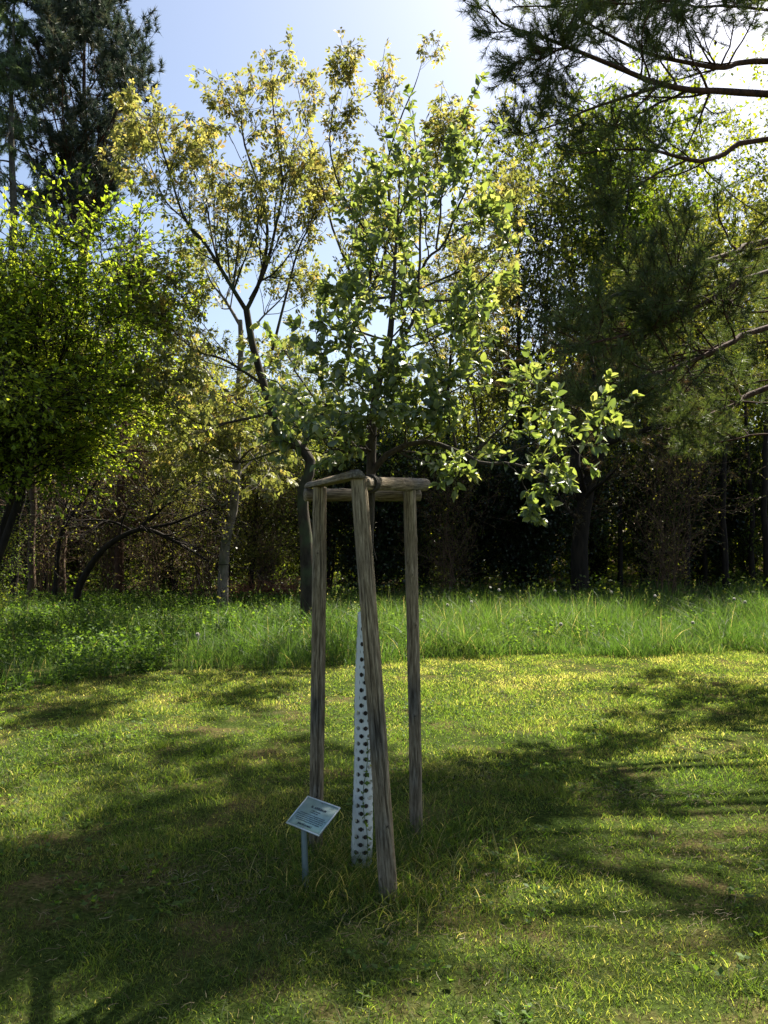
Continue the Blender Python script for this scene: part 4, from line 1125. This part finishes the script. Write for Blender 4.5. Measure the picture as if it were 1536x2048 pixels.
    sh = [(640, 22, 1.0, 1, 'dark shrub behind the left stake'), (740, 21, 1.1, 0, 'glossy dark shrub seen between the stakes'), (850, 21.5, 1.15, 1, 'thin dark shrub just right of the right stake'), (950, 23, 1.1, 0, 'dark shrub below the drooping apple branch'),
          (1060, 22, 1.1, 0, 'black shrub left of the big leaning trunk'), (1180, 24, 1.2, 1, 'shrub in shade behind the big leaning trunk'), (1290, 24, 1.1, 1, 'thin shrub right of the big leaning trunk'), (1400, 26, 1.3, 0, 'dark shrub between the slim trunks on the right'), (1500, 25, 1.2, 1, 'sparse shrub at the right edge of the wood'),
          (540, 23, 1.0, 1, 'greenish shrub right of the slender pale trunk'), (450, 25, 1.15, 1, 'greenish shrub behind the slender pale trunk'), (350, 22, .95, 1, 'sparse shrub below the arching tree'), (240, 24, 1.1, 1, 'sparse shrub behind the arching tree'), (130, 25, 1.1, 1, 'sparse shrub among the left trunks'), (20, 22, 1.0, 0, 'dark shrub at the left edge of the wood'), (-40, 14, .5, 1, 'low green bush at the left edge in the meadow')]
    for px, d, s, kind, lab in sh:
        a_ = (wt, ct) if kind else (ws, cs)
        as_tree('shrub', lab, 'shrub', X(px, d), a_[0], a_[1], 'shrubs along the wood edge', rotz=g.uniform(0, 6), scale=s, names=('stems', 'foliage'))
    # bare brown thickets
    M['bark_twig'] = bark_mat('bark_twig', (.05, .032, .02), (.17, .11, .07), 20)
    wd, cd = decid(133, 3.6, .1, .035, 1.7, 7, 5, 3, .06, RHOMB, 2, M['bark_twig'], M['olive_leaf'], .10, 9, l1=.5)
    for px, d, s, lab in ((90, 20.2, .95, 'brown bare-twigged thicket between the far left trunks'), (215, 19.6, .9, 'brown bare-twigged thicket under the arching tree'), (305, 18.8, .85, 'brown thicket of thin bare twigs below the arching branches'), (400, 19.2, .95, 'brown bare thicket just left of the slender pale trunk'),
                          (530, 19.6, .8, 'brown bare thicket beside the heap of dead twigs'), (1330, 19.5, .9, 'bare twigged thicket in front of the slim dark trunks on the right'), (900, 20.2, .8, 'bare twigged thicket just right of the right stake')):
        as_tree('thicket', lab, 'shrub', X(px, d), wd, cd, 'bare thickets along the wood edge', rotz=g.uniform(0, 6), scale=s, names=('stems', 'foliage'))
    # heap of reddish dead twigs
    acc = Acc(); n = 260; bx, by = X(548, 19.5)
    th = g.uniform(0, 6.28, n)
    p0 = np.stack([g.normal(0, .55, n), g.normal(0, .4, n), g.uniform(0, .35, n)], -1)
    dv = np.stack([np.cos(th), np.sin(th), g.uniform(-.1, .8, n)], -1); Ln = g.uniform(.3, .9, n)[:, None]
    p1 = p0 + unit(dv) * Ln * .5 + g.normal(0, .05, (n, 3)); p2 = p0 + unit(dv) * Ln + g.normal(0, .08, (n, 3)); p2[:, 2] = np.abs(p2[:, 2])
    tubes(acc, np.stack([p0, p1, p2], 1), np.tile([[.012, .009, .005]], (n, 1)), 4)
    o = link('brushwood_heap', acc.mesh('brushwood', bark_mat('dead_twig', (.10, .045, .025), (.28, .13, .07), 8)), None, (bx, by, .02))
    tag(o, 'heap of reddish dead twigs at the wood edge left of the stakes', 'brushwood')
    # far wood that closes the view
    g = rng(77); acc = Acc()
    n = 60000
    ang = g.uniform(-.62, .62, n); dist = g.uniform(34, 44, n)
    x = np.sin(ang) * dist; y = np.cos(ang) * dist
    top = 5.5 + 3.5 * vnoise(x, y * 0 + 3, 4.5) + 2.0 * vnoise(x, y, 1.7, 1) + np.clip(x - 4, 0, 12) * .35
    z = g.random(n) * top
    dirs = g.normal(size=(n, 3))
    leafset(g, acc, RHOMB, np.stack([x, y, z], -1), unit(dirs), .34, .3, .8)
    m = 150; ang = g.uniform(-.6, .6, m); dist = g.uniform(33, 50, m); x = np.sin(ang) * dist; y = np.cos(ang) * dist
    b0 = np.stack([x, y, np.full(m, -.1)], -1); t0 = b0 + np.stack([g.normal(0, .5, m), g.normal(0, .5, m), g.uniform(6, 9, m)], -1)
    tubes(acc, np.stack([b0, (b0 + t0) / 2 + g.normal(0, .15, (m, 3)), t0], 1), np.tile([[.16, .11, .05]], (m, 1)), 5, 0.0)
    tag(link('distant_wood', acc.mesh('distant_wood', M['yellow_leaf'])), 'far dark mass of woodland closing the view behind the trunks', 'wood', kind='stuff')
build_background()

# ---------------------------------------------------------------- big pine reaching in from the right
def build_pine():
    g = rng(91)
    bx, by = 7.3, 9.2
    b = np.array([bx, by, 0.])
    def T(px, py, d): return P(px, py, d - .8)
    K = 22
    zt = np.linspace(0, 1, K)
    trunk = np.stack([bx + .25 * np.sin(zt * 4), by + .2 * np.sin(zt * 3 + 1), zt * 12.6 - .1], -1)
    trr = np.interp(zt, [0, .05, .6, 1], [.30, .24, .15, .03])
    L0 = []
    def bough(pts, d0, d1, r0, r1, z0):
        root = np.array([bx - .1, by, z0])
        p = [root] + [T(px, py, d0 + (d1 - d0) * k / (len(pts) - 1)) for k, (px, py) in enumerate(pts)]
        L0.append((resample(p, K), np.concatenate([[r0 * 1.3], np.linspace(r0 * 1.15, r1, K - 1)])))
    bough([(1536, 188), (1440, 182), (1380, 180), (1310, 165), (1240, 137), (1150, 100), (1080, 72), (1010, 50), (978, 12)], 9.6, 7.8, .05, .008, 6.75)
    bough([(1536, 122), (1450, 135), (1390, 128), (1290, 105), (1200, 60), (1150, 30)], 9.8, 8.8, .045, .01, 7.2)
    bough([(1330, 178), (1240, 198), (1170, 222), (1110, 250), (1035, 272)], 9.4, 8.2, .028, .006, 6.2)
    L0[-1] = (resample([P(1320, 172, 8.2), P(1240, 198, 8.0), P(1170, 222, 7.8), P(1110, 250, 7.6), P(1035, 272, 7.4)], K), np.linspace(.026, .006, K))
    L0.append((resample([P(1180, 112, 7.7), P(1130, 95, 7.5), P(1080, 118, 7.3), P(1030, 112, 7.2)], K), np.linspace(.016, .005, K)))
    bough([(1536, 278), (1450, 308), (1400, 322), (1350, 312), (1300, 300), (1220, 300), (1155, 308)], 9.4, 8.2, .04, .006, 6.4)
    L0.append((resample([P(1370, 322, 8.1), P(1310, 350, 7.9), P(1250, 385, 7.8), P(1190, 400, 7.6)], K), np.linspace(.016, .004, K)))
    bough([(1536, 482), (1480, 502), (1420, 520), (1350, 545), (1290, 570), (1200, 600), (1120, 640)], 9.3, 8.0, .046, .008, 5.6)
    bough([(1536, 545), (1460, 578), (1400, 612), (1330, 648), (1260, 668), (1200, 682), (1110, 705)], 9.0, 7.6, .044, .008, 5.4)
    bough([(1536, 655), (1470, 682), (1400, 715), (1330, 742), (1260, 762), (1215, 785), (1150, 810)], 8.8, 7.6, .038, .010, 4.8)
    bough([(1536, 775), (1480, 805), (1430, 825), (1375, 848), (1330, 860)], 9.4, 8.6, .042, .010, 4.3)
    # boughs above and beside the frame added to throw shade on the lawn
    def free(z0, az, L, r0, rise=.10):
        a = R(az); dv = np.array([math.sin(a), math.cos(a), 0])
        t = np.linspace(0, 1, K)[:, None]
        p = np.array([bx, by, z0]) + dv * t * L + np.array([0, 0, 1.]) * (rise * L * t - .04 * L * t ** 2) + np.cumsum(g.normal(0, .025, (K, 3)), 0) * 1.0
        L0.append((p, np.linspace(r0, .012, K)))
    NV = len(L0)
    for k in range(7):
        free(7.7 + k * .3, g.uniform(262, 286), g.uniform(4.6, 6.0), .03, .04)
    NS = len(L0) - 7
    for k in range(6):
        free(9.3 + k * .33, 290 + 7 * k, g.uniform(4.2, 5.8), .05, .04)
    for k in range(9):
        free(8.7 + k * .19, 266 + 1.3 * k, g.uniform(4.7, 5.8), .028, .02)
    NT = len(L0)
    for k in range(10):
        free(2.9 + k * .27, 272 + (k * 37) % 52, g.uniform(2.4, 3.6), .035, -.02)
    for k in range(10):
        free(6.5 + k * .6, g.uniform(10, 180), g.uniform(2.2, 4.2), .045)
    for k in range(6):
        free(3.2 + k * .6, g.uniform(20, 200), 3.8, .045)
    PT = np.array([local(p, b) for p, r in L0]); RD = np.array([r for p, r in L0]) * .74
    acc = Acc(); tubes(acc, local(trunk, b)[None], trr[None], 14)
    tubes(acc, PT, RD, 8)
    ln = lambda t, L: .14 + (.14 + .15 * L) * (1.05 - t)
    rest = np.r_[0:4, 6:NS, NT:len(L0)]
    qc, rc = grow(g, PT[4:6], RD[4:6], 9, .3, 1.0, ln, 46, .06, .13, 8, .3, .45, .45)
    Q1, R1 = grow(g, PT[rest], RD[rest], 17, .2, 1.0, ln, 46, .06, .13, 8, .3, .45, .45)
    qb, rb = grow(g, PT[NS:NT], RD[NS:NT], 20, .48, 1.0, lambda t, L: .5 + .5 * (1 - t) + 0 * L, 55, .04, .13, 8, .3, .45, .7)
    Q1 = np.concatenate([Q1, qb, qc]); R1 = np.concatenate([R1, rb, rc])
    qa, ra = grow(g, PT[6:9], RD[6:9], 22, .3, .98, lambda t, L: .4 + .55 * (1 - t) + 0 * L, 52, .10, .13, 8, .3, .45, .2)
    Q1 = np.concatenate([Q1, qa]); R1 = np.concatenate([R1, ra])
    tubes(acc, Q1, np.maximum(R1, .005), 5)
    Q2, R2 = grow(g, Q1, R1, 7, .2, 1.0, lambda t, L: .16 + .26 * (1 - t) + 0 * L, 46, .12, .16, 5, .5, .6, .2)
    tubes(acc, Q2, np.maximum(R2, .0032), 4)
    lv = Acc()
    vis = PT.shape[0]
    ends = np.concatenate([Q2[:, -1], Q2[::2, 2], Q1[:, -1]]); ed = np.concatenate([unit(Q2[:, -1] - Q2[:, -2]), unit(Q2[::2, 3] - Q2[::2, 2]), unit(Q1[:, -1] - Q1[:, -2])])
    needles(g, lv, ends, ed, 46, .095, .0052, 0, .12)
    wood = acc.mesh('pine_wood', M['bark_pine'], True)
    root = as_tree('pine_tree', 'large pine reaching in from the right edge with long reddish boughs and needle tufts', 'tree', (bx, by), wood, lv.mesh('pine_needles', M['needle']))
    # cones
    pick = Q2[g.choice(len(Q2) // 3, 60, replace=False)]
    S = 8; zz = np.array([0, .15, .4, .7, .9, 1]); rr = np.array([.1, .75, 1, .7, .35, .05]) * .016
    cn = Acc(); tubes(cn, np.stack([np.zeros(6), np.zeros(6), -zz * .042], -1)[None], rr[None], S)
    cone = cn.mesh('pine_cone', M['bark_dark'])
    for q in pick:
        link('cone', cone, root, tuple(q[-2] + [0, 0, -.004]))
build_pine()

# ---------------------------------------------------------------- dandelion clocks in the meadow
def build_dandelions():
    g = rng(15)
    sm, st, N, L = new_mat('seed_fluff')
    dd = N('ShaderNodeBsdfDiffuse'); dd.inputs[0].default_value = (.48, .46, .40, 1)
    tt = N('ShaderNodeBsdfTranslucent'); tt.inputs[0].default_value = (.7, .68, .64, 1)
    mx = N('ShaderNodeMixShader'); mx.inputs[0].default_value = .4; L(dd.outputs[0], mx.inputs[1]); L(tt.outputs[0], mx.inputs[2])
    L(mx.outputs[0], N('ShaderNodeOutputMaterial').inputs[0])
    a = Acc(); n = 260
    d = unit(g.normal(size=(n, 3))); s = unit(np.cross(d, g.normal(size=(n, 3)))) * .0022
    c = np.array([0, 0, .36])
    a.add(np.stack([c + d * .004 - s, c + d * .004 + s, c + d * .026 + s * 1.6, c + d * .026 - s * 1.6], 1).reshape(-1, 3), [np.arange(4 * n).reshape(-1, 4)])
    head = a.mesh('seed_head', sm)
    a = Acc(); tubes(a, np.array([[(0, 0, 0), (.01, 0, .18), (0, 0, .36)]]), np.full((1, 3), .0022), 5, .6)
    stem = a.mesh('stem', M['herb'])
    spots = [(395, 1275, 10.2, 'dandelion clock in the shaded grass left of the stakes'), (895, 1210, 13, 'dandelion clock just right of the right stake'), (845, 1240, 12, 'dandelion clock close beside the right stake'), (998, 1180, 14.5, 'dandelion clock at the back below the drooping apple branch'),
             (1222, 1184, 14.5, 'dandelion clock at the back under the pine boughs'), (1110, 1182, 15, 'dandelion clock at the dark wood edge right of centre'), (1122, 1278, 11.4, 'dandelion clock at the front of the tall grass right of centre'), (1468, 1198, 13.5, 'left one of the pair of dandelion clocks near the right edge'), (1490, 1204, 13.3, 'right one of the pair of dandelion clocks near the right edge'),
             (1386, 1264, 11.6, 'dandelion clock low in the grass on the right'), (943, 1204, 13.4, 'dandelion clock between the right stake and the drooping branch'), (1310, 1192, 14.2, 'dandelion clock in front of the slim dark trunks')]
    for px, py, dep, lab in spots:
        p = P(px, py, dep)
        s = max(.6, p[2] / .36)
        r = tag(link('dandelion', None, None, (p[0], p[1], 0), 0, 1), lab, 'dandelion', 'dandelion clocks in the meadow')
        link('stem', stem, r, scale=(1, 1, s)); link('seed_head', head, r, (0, 0, .36 * (s - 1) if s > 1 else 0))
build_dandelions()
